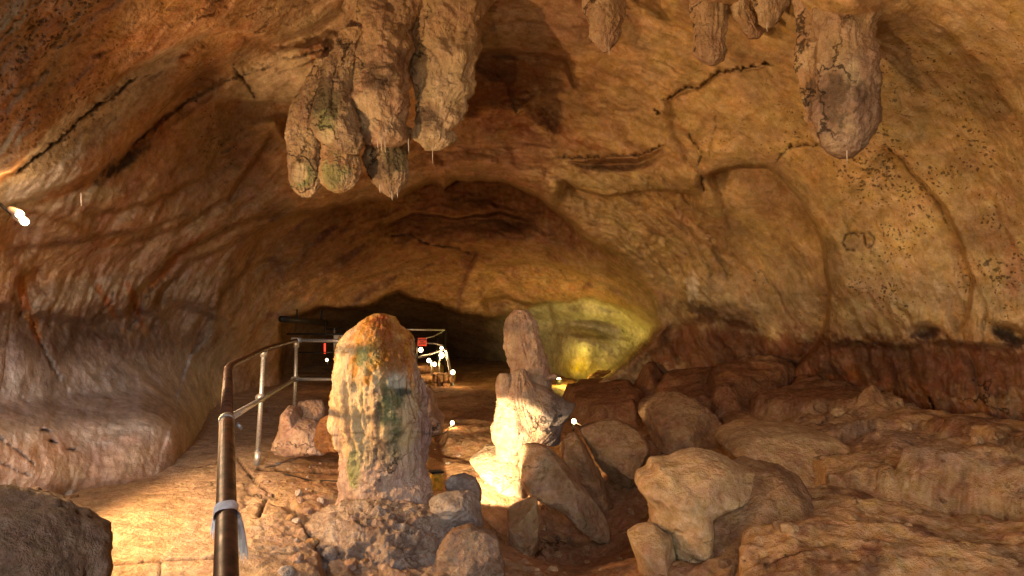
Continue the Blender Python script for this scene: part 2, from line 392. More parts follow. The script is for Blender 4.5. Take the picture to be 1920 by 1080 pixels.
# mound at the foot of the left wall
dr[IN] -= .95 * sst(-34, 40, sdf(PX[IN] + 10 * wob[IN], PY[IN] + 10 * wob2[IN], [(-200,775),(60,775),(160,765),(240,762),(300,768),(345,785),(368,812),(368,1100),(-200,1100)]))
bump(330, 645, 50, 16, 25, -.12); bump(190, 640, 120, 20, 8, -.1)
groove([(-20,810),(40,850),(70,880)], 3, .05, dk=.6); groove([(-20,862),(30,880),(60,895)], 3, .05, dk=.5)
for p_ in [(84,806),(135,842),(98,826)]: groove([(p_[0]-12,p_[1]-2),(p_[0]+12,p_[1]+3)], 4, .1, dk=1, ends=.3)
# right vault
groove([(1238,188),(1262,180),(1285,166),(1312,164),(1330,146),(1347,134),(1375,132),(1400,127),(1430,120),(1452,122)], 2.6, .16, wobble=.7)
lip([(1238,190),(1312,166),(1347,136),(1452,124)], .14, 3, 50)
groove([(1226,204),(1238,214)], 4, .15, wobble=0)
dr[IN] += .5 * sst(-2, 20, sdf(PX[IN] + 3 * jit[IN], PY[IN] + 3 * jit2[IN], [(1046,299),(1090,298),(1130,295),(1160,293),(1195,293),(1222,283),(1250,269),(1246,292),(1225,312),(1190,322),(1130,324),(1085,318)]))
groove([(1040,296),(1090,296),(1130,293),(1160,291),(1195,291),(1222,281),(1250,267)], 3, .12, wobble=.3)
lip([(1240,190),(1255,230),(1262,262),(1290,300),(1312,330),(1318,362)], -.10, 14, 70)
lip([(1045,335),(1085,352),(1130,368),(1180,362),(1230,354),(1290,362),(1320,366)], .42, 4, 70)
groove([(1316,325),(1318,342),(1322,358)], 3, .12)
lip([(1320,330),(1350,320),(1395,310),(1440,312),(1470,330),(1500,372),(1528,420),(1545,470),(1556,540),(1552,600),(1530,650),(1480,705),(1455,730)], .5, 5, 48, ends=.06)
lip([(1650,265),(1690,300),(1725,340),(1770,390),(1800,450),(1822,520),(1815,590),(1790,640)], .2, 6, 80)
groove([(1455,305),(1462,290),(1480,274),(1510,272),(1535,274)], 2.4, .07)
groove([(1650,265),(1690,300),(1720,338),(1760,385),(1785,440)], 2.4, .05, dk=.7)
groove([(1290,250),(1296,262),(1310,276),(1316,290),(1308,312)], 2.2, .06)
groove([(1341,205),(1340,240),(1332,270),(1328,300)], 1.8, .03, dk=.6)
lip([(1040,380),(1120,440),(1180,470),(1225,520),(1250,600)], -.1, 8, 60)
for k in range(7):
    o_ = 26 * k
    groove([(1060 + o_, 385 - o_ * .5), (1130 + o_, 420 - o_ * .3), (1200 + o_, 470 - o_ * .2), (1240 + o_, 540 - o_ * .1)], 6, .05 + .02 * (k % 3), dk=.15)
bump(1295, 560, 30, 70, 15, -.25); bump(1270, 600, 22, 50, 5, .25); bump(1350, 560, 60, 30, 30, -.2); bump(1395, 600, 50, 20, 10, .2)
lip([(1225,640),(1270,606),(1340,600),(1400,612),(1450,622)], .14, 10, 60)
lip([(1540,648),(1600,645),(1680,655),(1740,640),(1800,648),(1960,655)], .14, 10, 60)
bump(1740, 720, 220, 60, 5, -.38); bump(1540, 700, 60, 60, 0, -.2)
groove([(1741,742),(1748,762),(1752,790)], 3.5, .16, wobble=.4); groove([(1600,643),(1640,646),(1665,652)], 2, .06, dk=.7)
bump(1735, 625, 26, 14, 0, .3); bump(1895, 630, 40, 14, 20, .35)
groove([(1806,560),(1806,610)], 3, .05, dk=.5); groove([(1846,570),(1846,620)], 4, .06, dk=.2)
# the old scratched letters C and D in the right wall
groove([(1612,445),(1600,437),(1586,440),(1580,455),(1588,468),(1604,470)], 2.6, .035, wobble=0, dk=.95, ends=.02)
groove([(1620,438),(1624,466)], 2.4, .035, wobble=0, dk=.95, ends=.02)
groove([(1612,438),(1630,436),(1640,446),(1638,458),(1626,466)], 2.4, .035, wobble=0, dk=.95, ends=.02)
bump(1440, 480, 90, 130, -15, .55); bump(1300, 440, 80, 60, 40, .25); bump(1150, 230, 70, 50, 20, .2); bump(1660, 420, 90, 120, 0, .2)
bump(1850, 330, 60, 160, 0, .15); bump(430, 300, 130, 70, -35, .35); bump(180, 500, 120, 40, -10, .25); bump(470, 470, 80, 50, -30, .3); bump(350, 190, 90, 30, -38, .2)
# recesses behind the hanging cluster, under its painted shadow patch
lip([(880,140),(895,97),(950,92),(1010,105),(1060,110),(1075,180)], .35, 6, 120)
bump(985, 200, 60, 80, 10, .25); bump(1090, 40, 60, 50, 0, -.2)
for cx, cy, a_, b_, c_ in [(800,330,60,20,-.2),(690,430,60,20,.1),(900,300,50,18,-.15),(1000,290,60,14,-.2),(960,440,90,20,-.2),(840,480,90,14,.15),(1040,470,30,40,-.2)]:
    bump(cx, cy, a_, b_, 0, c_)
# chamber beyond the arch
lip([(600,560),(680,520),(760,500),(840,470),(880,468),(900,476)], .6, 5, 60); groove([(730,445),(770,440),(800,458),(860,466),(890,478)], 2.5, .1, dk=.9)
lip([(540,600),(640,572),(740,545),(850,575),(920,590)], -.1, 6, 40)
lip([(900,560),(950,556),(1000,575),(1040,566)], .5, 4, 60); lip([(700,420),(780,400),(860,410),(940,400),(1010,420)], .4, 5, 50); lip([(900,500),(980,490),(1060,500),(1120,530)], .5, 5, 60)
bump(1110, 612, 80, 14, 4, .5); bump(1090, 650, 44, 30, 0, -.9); bump(1075, 695, 30, 22, 0, -.6); bump(1160, 640, 30, 30, 0, .4); bump(1130, 590, 80, 10, 8, -.2)

dr[IN] -= (.40 * np.exp(-((sd1[IN] + 26) / 24) ** 2) * sst(640, 480, PY[IN]) * sst(500, 640, PX[IN]))
dr[IN] -= .25 * np.exp(-((sd2[IN] + 14) / 14) ** 2)
bump(770, 30, 150, 80, 0, -.9); bump(600, 140, 70, 60, 0, -1.0); bump(1580, 0, 100, 60, 0, -.7); bump(1330, -10, 80, 40, 0, -.6)
P0 = EYE + DW * r[:, None]
# relief at every scale; striations run round the tunnel mouth
cx0, cy0 = 900., 900.
rho = np.hypot((PX - cx0), (PY - cy0)) + 22 * wob; th = np.arctan2(PY - cy0, PX - cx0)
stri = fbm(np.stack([rho / 26, th * 3.2, P0[:, 1] * .25], 1), 5, .6)
stri2 = ridge(np.stack([rho / 52 + 9, th * 2.2, P0[:, 1] * .2], 1), 4, .55)
big = fbm(P0 * .55, 3); med = fbm(P0 * 1.6 + 5, 5, .55); fin = fbm(P0 * 7 + 3, 4, .6)
ls = sst(1000, 500, PX); rs = sst(1250, 1400, PX)
inalc = k2 * sst(890, 970, PX)
sm = 1 - .75 * rs * sst(620, 480, PY)                       # the right vault is smoother
scale = np.clip(r / 8, .4, 1.6)
dr += infr * ((.16 * big + .10 * med * sm + .035 * fin * (.5 + .5 * sm))) + (~infr) * (.3 * med)
dr += np.where(IN, scale * (.13 * stri + .11 * stri2) * (1 - .7 * k2) * (1 - .6 * sst(470, 380, PX) * sst(590, 680, PY)) * (.35 + .65 * sm), 0)
drape = blob(PX, PY, 330, 560, 230, 70) * IN
dr += drape * .25 * ridge(np.stack([PX / 34 + PY / 90, PY / 160, PX * 0], 1), 3)
r2 = r + dr
V = EYE + DW * r2[:, None]
# colour of the stone, with some light and shade painted in
nA = fbm(P0 * .9 + 31, 4); nB = fbm(P0 * 2.6 + 77, 5, .6); nC = fbm(P0 * 5 + 13, 5, .65); nD = fbm(P0 * 14 + 3, 3, .6)
C = np.tile(np.array([.42, .245, .125]), (len(PX), 1))                         # orange brown
C = mixc(C, sst(1000, 1350, PX + 120 * nA) * sst(700, 560, PY), (.57, .40, .19))         # ochre of the right vault
C = mixc(C, sst(-.05, .35, nA + .5 * nB) * .6, (.40, .29, .18))
C = mixc(C, sst(.1, .5, stri + .3 * nB) * .45 * (1 - rs * .6), (.46, .35, .24))
C = mixc(C, sst(.05, .45, -stri * .9 + .3 * nC) * .6 * (1 - rs * .7), (.27, .11, .045))
def stain_and_lighting(cx, cy, rx, ry, ang, col, a=1.0, edge=.5, n=None):
    n_ = nB if n is None else n
    g = blob(PX, PY, cx, cy, rx, ry, ang) * infr
    global C
    C = mixc(C, a * sst(edge - .22, edge + .26, g + np.minimum(1, 5 * g) * (.75 * n_ + .55 * nC + .5 * nD)), col)
GREY = (.42, .36, .28); PINK = (.48, .37, .30); RUST = (.33, .13, .045); UMB = (.15, .075, .04)
stain_and_lighting(130, 260, 150, 38, -38, GREY, .9, .35); stain_and_lighting(40, 345, 90, 30, -25, (.40, .37, .31), .9, .35); stain_and_lighting(270, 175, 110, 24, -36, GREY, .6, .4)
stain_and_lighting(520, 150, 130, 50, -8, (.46, .38, .27), .8, .4); stain_and_lighting(600, 40, 120, 60, 0, (.45, .34, .22), .7, .35)
stain_and_lighting(235, 305, 55, 15, -40, (.05, .035, .025), 1, .42); stain_and_lighting(90, 300, 130, 26, -40, (.50, .45, .37), .9, .25); stain_and_lighting(40, 360, 90, 22, -25, (.50, .45, .37), .9, .25); stain_and_lighting(250, 160, 120, 20, -36, (.48, .40, .31), .8, .3)
stain_and_lighting(150, 372, 90, 12, -12, (.5, .42, .26), .6, .4)  # wall floodlight's glow painted as a pale streak
stain_and_lighting(400, 130, 50, 26, -30, UMB, .5, .5, nC); stain_and_lighting(420, 280, 70, 90, 0, (.25, .16, .1), .45, .4)
stain_and_lighting(110, 620, 240, 60, 4, (.22, .15, .11), .7, .35); stain_and_lighting(150, 720, 260, 60, 6, PINK, .85, .25); stain_and_lighting(200, 800, 200, 40, 5, (.44, .30, .2), .8, .3)
LL = IN * sst(470, 380, PX + 60 * nB)
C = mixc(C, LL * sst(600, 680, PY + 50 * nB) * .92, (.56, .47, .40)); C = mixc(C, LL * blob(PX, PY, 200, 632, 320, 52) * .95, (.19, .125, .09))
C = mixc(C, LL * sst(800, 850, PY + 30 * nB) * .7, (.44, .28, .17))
stain_and_lighting(330, 560, 150, 70, 0, (.30, .19, .12), .6, .35); stain_and_lighting(150, 545, 120, 24, -8, (.44, .33, .22), .7, .4)
for x_, y_, a_ in [(45,560,80),(205,575,60),(250,560,70),(60,600,70),(330,480,-40),(300,520,-50),(205,455,-25)]: stain_and_lighting(x_, y_, 50, 7, a_, RUST, .9, .42)
stain_and_lighting(970, 190, 95, 100, 10, (.20, .085, .04), .85, .38); stain_and_lighting(1030, 230, 30, 60, 10, (.10, .045, .025), .9, .45, nC); stain_and_lighting(920, 290, 150, 50, 5, (.36, .21, .13), .7, .35)  # cast shadow of the hanging cluster painted into the ceiling colour
stain_and_lighting(850, 60, 220, 60, 0, (.44, .33, .22), .7, .35); stain_and_lighting(1090, 30, 80, 50, 0, (.26, .15, .1), .7, .4)
stain_and_lighting(1150, 310, 90, 16, -3, (.27, .15, .09), .8, .35); stain_and_lighting(1130, 205, 120, 60, 10, (.46, .31, .16), .5, .3); stain_and_lighting(1180, 430, 150, 36, 38, (.6, .44, .22), .8, .25); stain_and_lighting(1150, 345, 100, 22, 0, (.58, .43, .22), .8, .3)
C = mixc(C, k1 * (1 - k2) * sst(560, 430, PY) * sst(520, 640, PX) * .9, (.19, .085, .035)); C = mixc(C, (1 - k1) * IN * np.exp(-((sd1 + 40) / 40) ** 2) * sst(1000, 1060, PX) * .6, (.52, .38, .2))  # chamber top darkened: own brown plus painted shade under the arch
stain_and_lighting(1000, 420, 60, 40, 30, (.2, .11, .07), .7, .45, nC); stain_and_lighting(860, 420, 190, 50, 0, (.24, .12, .06), .75, .3); stain_and_lighting(600, 480, 140, 60, -20, (.24, .12, .06), .8, .3)  # brown patches deepen the painted shade beyond the arch
stain_and_lighting(850, 545, 260, 26, 0, (.5, .29, .14), .9, .25); stain_and_lighting(1140, 400, 60, 24, 35, (.52, .42, .24), .7, .4); stain_and_lighting(1200, 440, 130, 30, 38, (.50, .34, .14), .5, .35)  # first band: back lamps' light painted on the chamber's lower lip
stain_and_lighting(1330, 430, 100, 40, 50, (.42, .27, .13), .7, .35); stain_and_lighting(1298, 545, 12, 26, 0, (.7, .62, .5), .9, .4); stain_and_lighting(1310, 580, 34, 12, 10, (.1, .06, .04), .8, .45, nC)
stain_and_lighting(1300, 640, 120, 40, 0, (.2, .1, .05), .7, .3); stain_and_lighting(1700, 685, 320, 44, 3, (.14, .06, .03), .95, .16); stain_and_lighting(1700, 770, 300, 36, 12, (.24, .085, .032), .95, .2); stain_and_lighting(1370, 660, 160, 40, 0, (.2, .09, .045), .9, .25)  # dark band along the right wall base: undercut shade painted in
stain_and_lighting(1450, 380, 70, 30, 50, (.36, .22, .11), .5, .4); stain_and_lighting(1850, 430, 60, 60, 0, (.26, .15, .08), .6, .45, nC); stain_and_lighting(1840, 250, 110, 120, 0, (.36, .23, .11), .5, .4, nC)
stain_and_lighting(1735, 628, 30, 12, 0, (.08, .045, .03), .9, .4, nC); stain_and_lighting(1890, 632, 36, 12, 20, (.06, .035, .025), .9, .4, nC); stain_and_lighting(1600, 455, 20, 16, 0, (.3, .2, .12), .5, .5)
stain_and_lighting(1320, 0, 60, 40, 0, (.3, .17, .12), .6, .4); stain_and_lighting(1900, 500, 20, 60, 0, (.42, .2, .12), .6, .4)
C = mixc(C, inalc, (.58, .52, .30));  # yellow of the alcove lamp put into the rock colour
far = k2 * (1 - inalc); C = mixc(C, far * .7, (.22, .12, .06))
stain_and_lighting(1120, 632, 80, 5, 4, (.2, .15, .07), .7, .4, nC); stain_and_lighting(1160, 675, 50, 20, -30, (.14, .09, .04), .7, .45, nC)
C = mixc(C, IN * blob(PX, PY, 1085, 690, 40, 24), (.6, .42, .08))  # amber pool of lamp glow painted low in the alcove
C = mixc(C, dark * .9, (.035, .02, .014))
C *= (1 + .4 * nC + .35 * nB + .35 * nD)[:, None]
pit = np.zeros(len(PX))
for cx, cy, rx, ry, ang, A in [(90,120,180,160,-35,1.3),(1750,300,300,260,0,1.0),(1450,240,160,80,0,.7),(375,150,60,50,-30,1.0),(410,260,60,80,0,1.0),(420,380,130,60,0,.6),(1620,560,160,80,0,.9),(1850,480,90,160,0,1.1),(1180,200,120,80,0,.45)]:
    pit = np.maximum(pit, infr * A * blob(PX, PY, cx, cy, rx, ry, ang))
# real scalloped relief in the pitted slab of the near left vault
pm = IN * np.clip(blob(PX, PY, 70, 120, 190, 180, -35) * 1.4, 0, 1)
V = V + DW * (pm * .045 * np.maximum(0, fbm(np.stack([PX / 9, PY / 7, PX * 0 + 3], 1), 3)))[:, None]
C = mixc(C, pm * sst(.0, .5, fbm(np.stack([PX / 9, PY / 7, PX * 0 + 3], 1), 3)) * .55, (.14, .07, .04))

idx = np.arange(nrow * ncol).reshape(nrow, ncol)
F = np.stack([idx[:-1, :-1].ravel(), idx[1:, :-1].ravel(), idx[1:, 1:].ravel(), idx[:-1, 1:].ravel()], 1)
apex = V[idx[0]].mean(0) + np.array([0, 0, .3])
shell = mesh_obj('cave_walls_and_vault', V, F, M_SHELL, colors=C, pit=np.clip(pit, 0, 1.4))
tag(shell, kind='structure')
capV = np.vstack([V[idx[0]], apex]); capF = [(i, i + 1, ncol) for i in range(ncol - 1)]
cp_ = mesh_obj('cave_crown', capV, capF, M_SHELL, colors=np.tile([.42, .28, .16], (len(capV), 1)), pit=np.zeros(len(capV))); tag(cp_, kind='structure')

# ------------------------------------------------------------------ cave floor
FL = [(300,1050,4.0),(100,900,6.0),(200,960,4.9),(360,840,7.4),(400,760,11.5),(500,745,12.5),(640,870,6.8),(500,850,7.0),(600,800,9.5),(560,980,4.9),(500,1060,4.0),
 (700,970,5.1),(780,970,5.2),(640,1000,4.75),(860,960,5.7),(650,1070,4.1),(820,1000,4.9),(900,1070,4.35),(1000,1060,6.0),(1080,1010,6.4),(1150,1070,5.6),(1000,940,6.6),(930,880,7.2),
 (850,830,8.4),(880,780,10),(900,725,14),(850,725,13),(860,690,18.5),(1000,690,19),(700,720,16),(1060,740,12.5),(1150,740,12.3),(1150,800,9.0),(1200,900,7.2),(1160,980,6.6),(1250,800,8.8),
 (1400,730,10),(1300,720,11.5),(1500,780,8.6),(1600,850,6.6),(1500,950,5.1),(1700,950,4.7),(1900,920,5.0),(1900,1070,3.8),(1500,1060,4.0),(1650,800,7.6),(1900,840,6.3),(1330,1070,4.3)]
XF = []; zF = []
for px, py, D in FL:
    q = P(px, py, D); XF.append((q[0], q[1])); zF.append(q[2])
for x, y, z in [(0,1,-.05),(-2,1,0),(-4,1,0),(-5,4,0),(2,1,-.1),(4,2,.1),(-.5,2.5,-.1),(1,3,-.25),(1.8,2.5,-.1),(-8,8,.2),(8,8,.4),(0,28,.3),(-10,28,.3),(10,28,.3),(0,-6,0),(-6,-6,0),(6,-6,.2),(-8,14,.2)]:
    XF.append((x, y)); zF.append(z)
fz = rbf_fit(np.array(XF), zF, eps=.35, lam=2e-3)
a_ = np.concatenate([np.linspace(-85, -42, 30), np.linspace(-41, 41, 620), np.linspace(42, 85, 30)]) * math.pi / 180
rr = np.concatenate([[.02, .4, .8, 1.2, 1.6, 2.0, 2.4], np.exp(np.linspace(math.log(2.7), math.log(32), 560))])
A_, R_ = np.meshgrid(a_, rr); fr, fc = A_.shape
FX = (R_ * np.sin(A_)).ravel(); FY = (R_ * np.cos(A_)).ravel()
# a back part of the floor behind the viewpoint is its own sheet below
def floor_z(FX, FY, relief=True):
    z = fz(np.stack([FX, FY], 1))
    if relief:
        Q = st3(FX, FY, FX * 0); qx, qy = pix(st3(FX, FY, z))
        path = np.clip(sst(600, 480, qx) * sst(700, 740, qy), 0, 1)
        path = path * (FY > .3)
        rub = blob(qx, qy, 720, 1030, 260, 90) * (FY > 1)
        z = z + (1 - path * .75) * (.10 * fbm(Q * 1.3, 4) + .035 * fbm(Q * 5, 4, .6)) + .008 * fbm(Q * 14, 3)
        z = z + path * .012 * fbm(np.stack([FX * 3, FY * 13, FX * 0], 1), 3)
        z = z + rub * (.05 * ridge(Q * 6, 4) + .03 * fbm(Q * 22, 3))
        rt = sst(1050, 1250, qx) * (FY > 1)
        z = z + rt * (.07 * ridge(np.stack([FX * .9 + FY * .5, FY * 2.2, FX * 0 + 3], 1), 4) + .03 * ridge(Q * 3, 3) + .012 * fbm(Q * 16, 3))
        for pts, h, sf in LEDGES:
            x_ = qx + 12 * fbm(Q * 2.2, 3); y_ = qy + 9 * fbm(Q * 2.2 + 7, 3)
            m_ = (FY > 1) & (np.abs(qx) < 4000)
            d_ = np.full(len(FX), -999.); d_[m_] = sdf(x_[m_], y_[m_], pts)
            z = z + h * (sst(-sf, sf, d_) + .25 * (1 - np.exp(-np.maximum(d_, 0) / 30)) - .4 * np.exp(-((d_ + sf + 7) / 6) ** 2))
    return z
LEDGES = [
 ([(1360,842),(1385,868),(1440,895),(1500,905),(1560,935),(1640,930),(1700,945),(1790,955),(1870,975),(1960,1010),(2200,1010),(2200,760),(1920,845),(1820,815),(1700,790),(1600,770),(1540,745),(1400,720),(1330,760)], .15, 2),
 ([(1400,800),(1440,775),(1500,758),(1570,768),(1640,790),(1700,812),(1640,822),(1540,815),(1450,815)], .16, 2),
 ([(1560,880),(1640,850),(1720,850),(1850,890),(2000,930),(2200,950),(2200,880),(1900,850),(1650,815),(1500,830),(1480,860)], .09, 2),
 ([(1690,935),(1720,910),(1800,905),(1900,925),(2000,960),(2000,985),(1890,970),(1790,950)], .11, 2),
 ([(1390,1040),(1430,990),(1500,960),(1580,955),(1680,970),(1800,990),(2000,1040),(2200,1300),(1390,1300)], .12, 5),
 ([(1180,720),(1300,700),(1450,700),(1500,740),(1440,775),(1360,800),(1280,790),(1230,760)], .22, 6),
 ([(1060,745),(1120,712),(1200,700),(1240,720),(1190,790),(1120,790),(1085,778)], .20, 5),
 ([(430,990),(470,955),(530,960),(560,1000),(600,1060),(600,1300),(430,1300)], .07, 6),
 ([(820,800),(860,795),(930,800),(980,830),(900,850),(840,840)], .10, 5),
 ([(470,935),(500,880),(560,900),(640,930),(640,960),(560,965)], .04, 6),
]
Z = floor_z(FX, FY)
Q = st3(FX, FY, Z); qx, qy = pix(Q)
nA = fbm(Q * 1.1 + 3, 4); nB = fbm(Q * 4 + 9, 5, .6); nC = fbm(Q * 12, 4, .6)
CF = np.tile(np.array([.42, .25, .13]), (len(FX), 1))
CF = mixc(CF, sst(-.1, .4, nA + .6 * nB) * .6, (.36, .19, .09))
CF = mixc(CF, sst(600, 470, qx + 30 * nB) * sst(680, 740, qy), (.50, .36, .24))
CF = mixc(CF, sst(.2, .5, -nB) * .4, (.22, .11, .06))
CF = mixc(CF, blob(qx, qy, 700, 1030, 240, 80) * (FY > 1), (.40, .31, .24))
CF = mixc(CF, sst(.0, .4, nB + .3 * nC) * blob(qx, qy, 600, 1010, 120, 60) * (FY > 1), (.36, .34, .32))
CF = mixc(CF, blob(qx, qy, 1080, 980, 110, 110) * (FY > 1) * .85, (.20, .10, .055))
rt = sst(1300, 1450, qx) * (FY > 1)
CF = mixc(CF, rt * (.5 + nB), (.45, .28, .13)); CF = mixc(CF, rt * sst(-.05, .3, -nA - .6 * nB - .5 * nC) * .85, (.17, .08, .04)); CF = mixc(CF, sst(.25, .6, blob(qx, qy, 1300, 725, 330, 60) + .5 * nB) * (FY > 1) * .85, (.20, .085, .04)); CF = mixc(CF, sst(1020, 1150, qx) * sst(1400, 1250, qx) * (FY > 1) * .6, (.25, .12, .06))
CF = mixc(CF, blob(qx, qy, 1700, 830, 160, 26, 14) * (FY > 1) * .6, (.3, .22, .17))
# joints of the path slabs and a few cracks: cut into the ground
def ucut(pts, w, dep):
    global Z, CF
    m_ = FY > 1
    d, s_, t = poly_dist(qx + 3 * nB, qy + 3 * nC, pts); g = np.exp(-(d / w) ** 2) * m_
    Z = Z - dep * g; CF = mixc(CF, g * .85, (.06, .03, .02))
ucut([(205,1058),(300,1050),(420,1044)], 2.2, .02); ucut([(302,1050),(300,1100)], 2.2, .02)
ucut([(485,880),(560,884),(645,888)], 2.0, .02); ucut([(470,925),(500,930),(490,955),(486,965)], 3, .04); ucut([(445,860),(480,905),(520,935)], 2, .02)
CF *= (1 + .25 * nC + .1 * nB)[:, None]
idf = np.arange(fr * fc).reshape(fr, fc)
FF = np.stack([idf[:-1, :-1].ravel(), idf[:-1, 1:].ravel(), idf[1:, 1:].ravel(), idf[1:, :-1].ravel()], 1)
VF = st3(FX, FY, Z); wv_ = .05 * sst(1000, 1200, qx) * (FY > 1)
VF[:, 0] += wv_ * fbm(VF * np.array([2.2, 2.2, 5]) + 2, 4); VF[:, 1] += wv_ * fbm(VF * np.array([2.2, 2.2, 5]) + 32, 4); VF[:, 2] += wv_ * .5 * fbm(VF * 4 + 62, 4)
flo = mesh_obj('cave_floor', VF, FF, M_FLOOR, colors=CF); tag(flo, kind='structure')
bk = mesh_obj('entrance_floor', [(-9,-9,-.02),(9,-9,-.02),(9,.6,-.12),(-9,.6,-.12)], [(0,1,2,3)], M_FLOOR, colors=np.tile([.4,.3,.2],(4,1))); tag(bk, kind='structure')
def ground(x, y): return float(floor_z(np.array([x]), np.array([y]))[0])

# ------------------------------------------------------------------ rock builders
_ico = {}
def ico(n):
    if n not in _ico:
        bm = bmesh.new(); bmesh.ops.create_icosphere(bm, subdivisions=n, radius=1)
        v = np.array([q.co[:] for q in bm.verts]); f = np.array([[w.index for w in p.verts] for p in bm.faces]); bm.free(); _ico[n] = (v, f)
    return _ico[n]
def default_color(base, alt=(.24, .12, .06), pale=(.55, .42, .28), k=3.0, seed=0.0):
    def f(V, px, py):
        n1 = fbm(V * k + seed, 4); n2 = fbm(V * k * 3 + seed, 4, .6)
        C = np.tile(np.array(base), (len(V), 1))
        C = mixc(C, sst(0, .4, n1 + .4 * n2) * .55, alt); C = mixc(C, sst(.05, .4, -n1 + .5 * n2) * .5, pale)
        return C * (1 + .25 * n2)[:, None]
    return f
_seed = [0]
def rock(name, outline, D, thick, label, cat='rock', mat=None, color=None, p=2.3, planes=7, amp=.05, freq=2.5, fine=.02, sub=6, group=None, tilt=0.0, parent=None, ridged=.5, strata=.3, cut=(.62, .9), loc=None, grooves=()):
    """a boulder with the given silhouette, its own depth and thickness"""
    _seed[0] += 1; rs_ = np.random.RandomState(_seed[0] * 13 + 5); sd = _seed[0] * 3.71
    o = np.array(outline, float); c = (o.min(0) + o.max(0)) / 2
    # centroid by area keeps the centre inside
    x, y = o[:, 0], o[:, 1]; x1, y1 = np.roll(x, -1), np.roll(y, -1); cr = x * y1 - x1 * y; Ar = cr.sum() / 2
    c = np.array([((x + x1) * cr).sum() / (6 * Ar), ((y + y1) * cr).sum() / (6 * Ar)])
    dv, f = ico(sub)
    ph = np.linspace(-math.pi, math.pi, 361); RR = np.zeros(361)
    for k in range(len(o)):
        a = (o[k] - c) * [1, -1]; b = (o[(k + 1) % len(o)] - c) * [1, -1]
        d_ = np.stack([np.cos(ph), np.sin(ph)], 1); e = b - a
        den = d_[:, 0] * e[1] - d_[:, 1] * e[0]; den = np.where(np.abs(den) < 1e-9, 1e-9, den)
        t = (a[0] * e[1] - a[1] * e[0]) / den; s_ = (a[0] * d_[:, 1] - a[1] * d_[:, 0]) / den
        ok = (t > 0) & (s_ >= -1e-6) & (s_ <= 1 + 1e-6); RR = np.where(ok, np.maximum(RR, t), RR)
    kern = np.array([1, 2, 3, 2, 1]) / 9.; RR = np.convolve(np.concatenate([RR[-3:-1], RR, RR[1:3]]), kern, 'valid')
    RR *= D / FPX
    a, b, cc = dv[:, 0], dv[:, 1], dv[:, 2]
    # tilt: lean the body so that its top goes back
    Rm = np.interp(np.arctan2(b, a), ph, RR); rh = np.hypot(a, b)
    r = ((rh / Rm) ** p + (np.abs(cc) / thick) ** p) ** (-1 / p)
    for k in range(planes):
        n = rs_.normal(size=3); n[2] = -abs(n[2]) - .5 * (k % 2); n /= np.linalg.norm(n)
        ext = (dv * r[:, None] @ n).max(); h = ext * rs_.uniform(*cut)
        dn = dv @ n; lim = np.where(dn > .05, h / np.maximum(dn, .05), 1e9)
        r = -np.log(np.exp(-r / (.03 * ext)) + np.exp(-lim / (.03 * ext)) + 1e-300) * (.03 * ext) if False else np.minimum(r, lim)
    L = np.stack([a * r, b * r, cc * r], 1)
    C0 = P(c[0], c[1], D)
    V = C0 + L[:, :1] * RT + L[:, 1:2] * UP + L[:, 2:] * FWD
    if tilt: V = V + FWD * (L[:, 1:2] * tilt)
    Nd = (V - C0); Nd /= np.linalg.norm(Nd, axis=1)[:, None]
    disp = amp * ((1 - ridged) * fbm(V * freq + sd, 4) + ridged * (ridge(V * freq + sd, 4) - .35)) + fine * fbm(V * freq * 5 + sd, 4, .6) + strata * amp * .7 * (ridge(V * np.array([.7, .7, 4.2]) * freq + .6 * fbm(V * freq, 3)[:, None] + sd, 3) - .4)
    V = V + Nd * disp[:, None]
    px, py = pix(V)
    for pts, w, dep in grooves:
        d, s_, t = poly_dist(px, py, pts); V = V - Nd * (dep * np.exp(-(d / w) ** 2))[:, None]
    C = (color or default_color((.42, .27, .14), seed=sd))(V, px, py)
    base = np.array([C0[0], C0[1], V[:, 2].min()]) if loc is None else np.array(loc)
    ob = mesh_obj(name, V, f, mat or M_ROCK, loc=None if parent else base, colors=C)
    if parent:
        ob.parent = parent; ob.matrix_parent_inverse = Matrix.Translation(-parent.location)
    else: tag(ob, label, cat, group)
    return ob
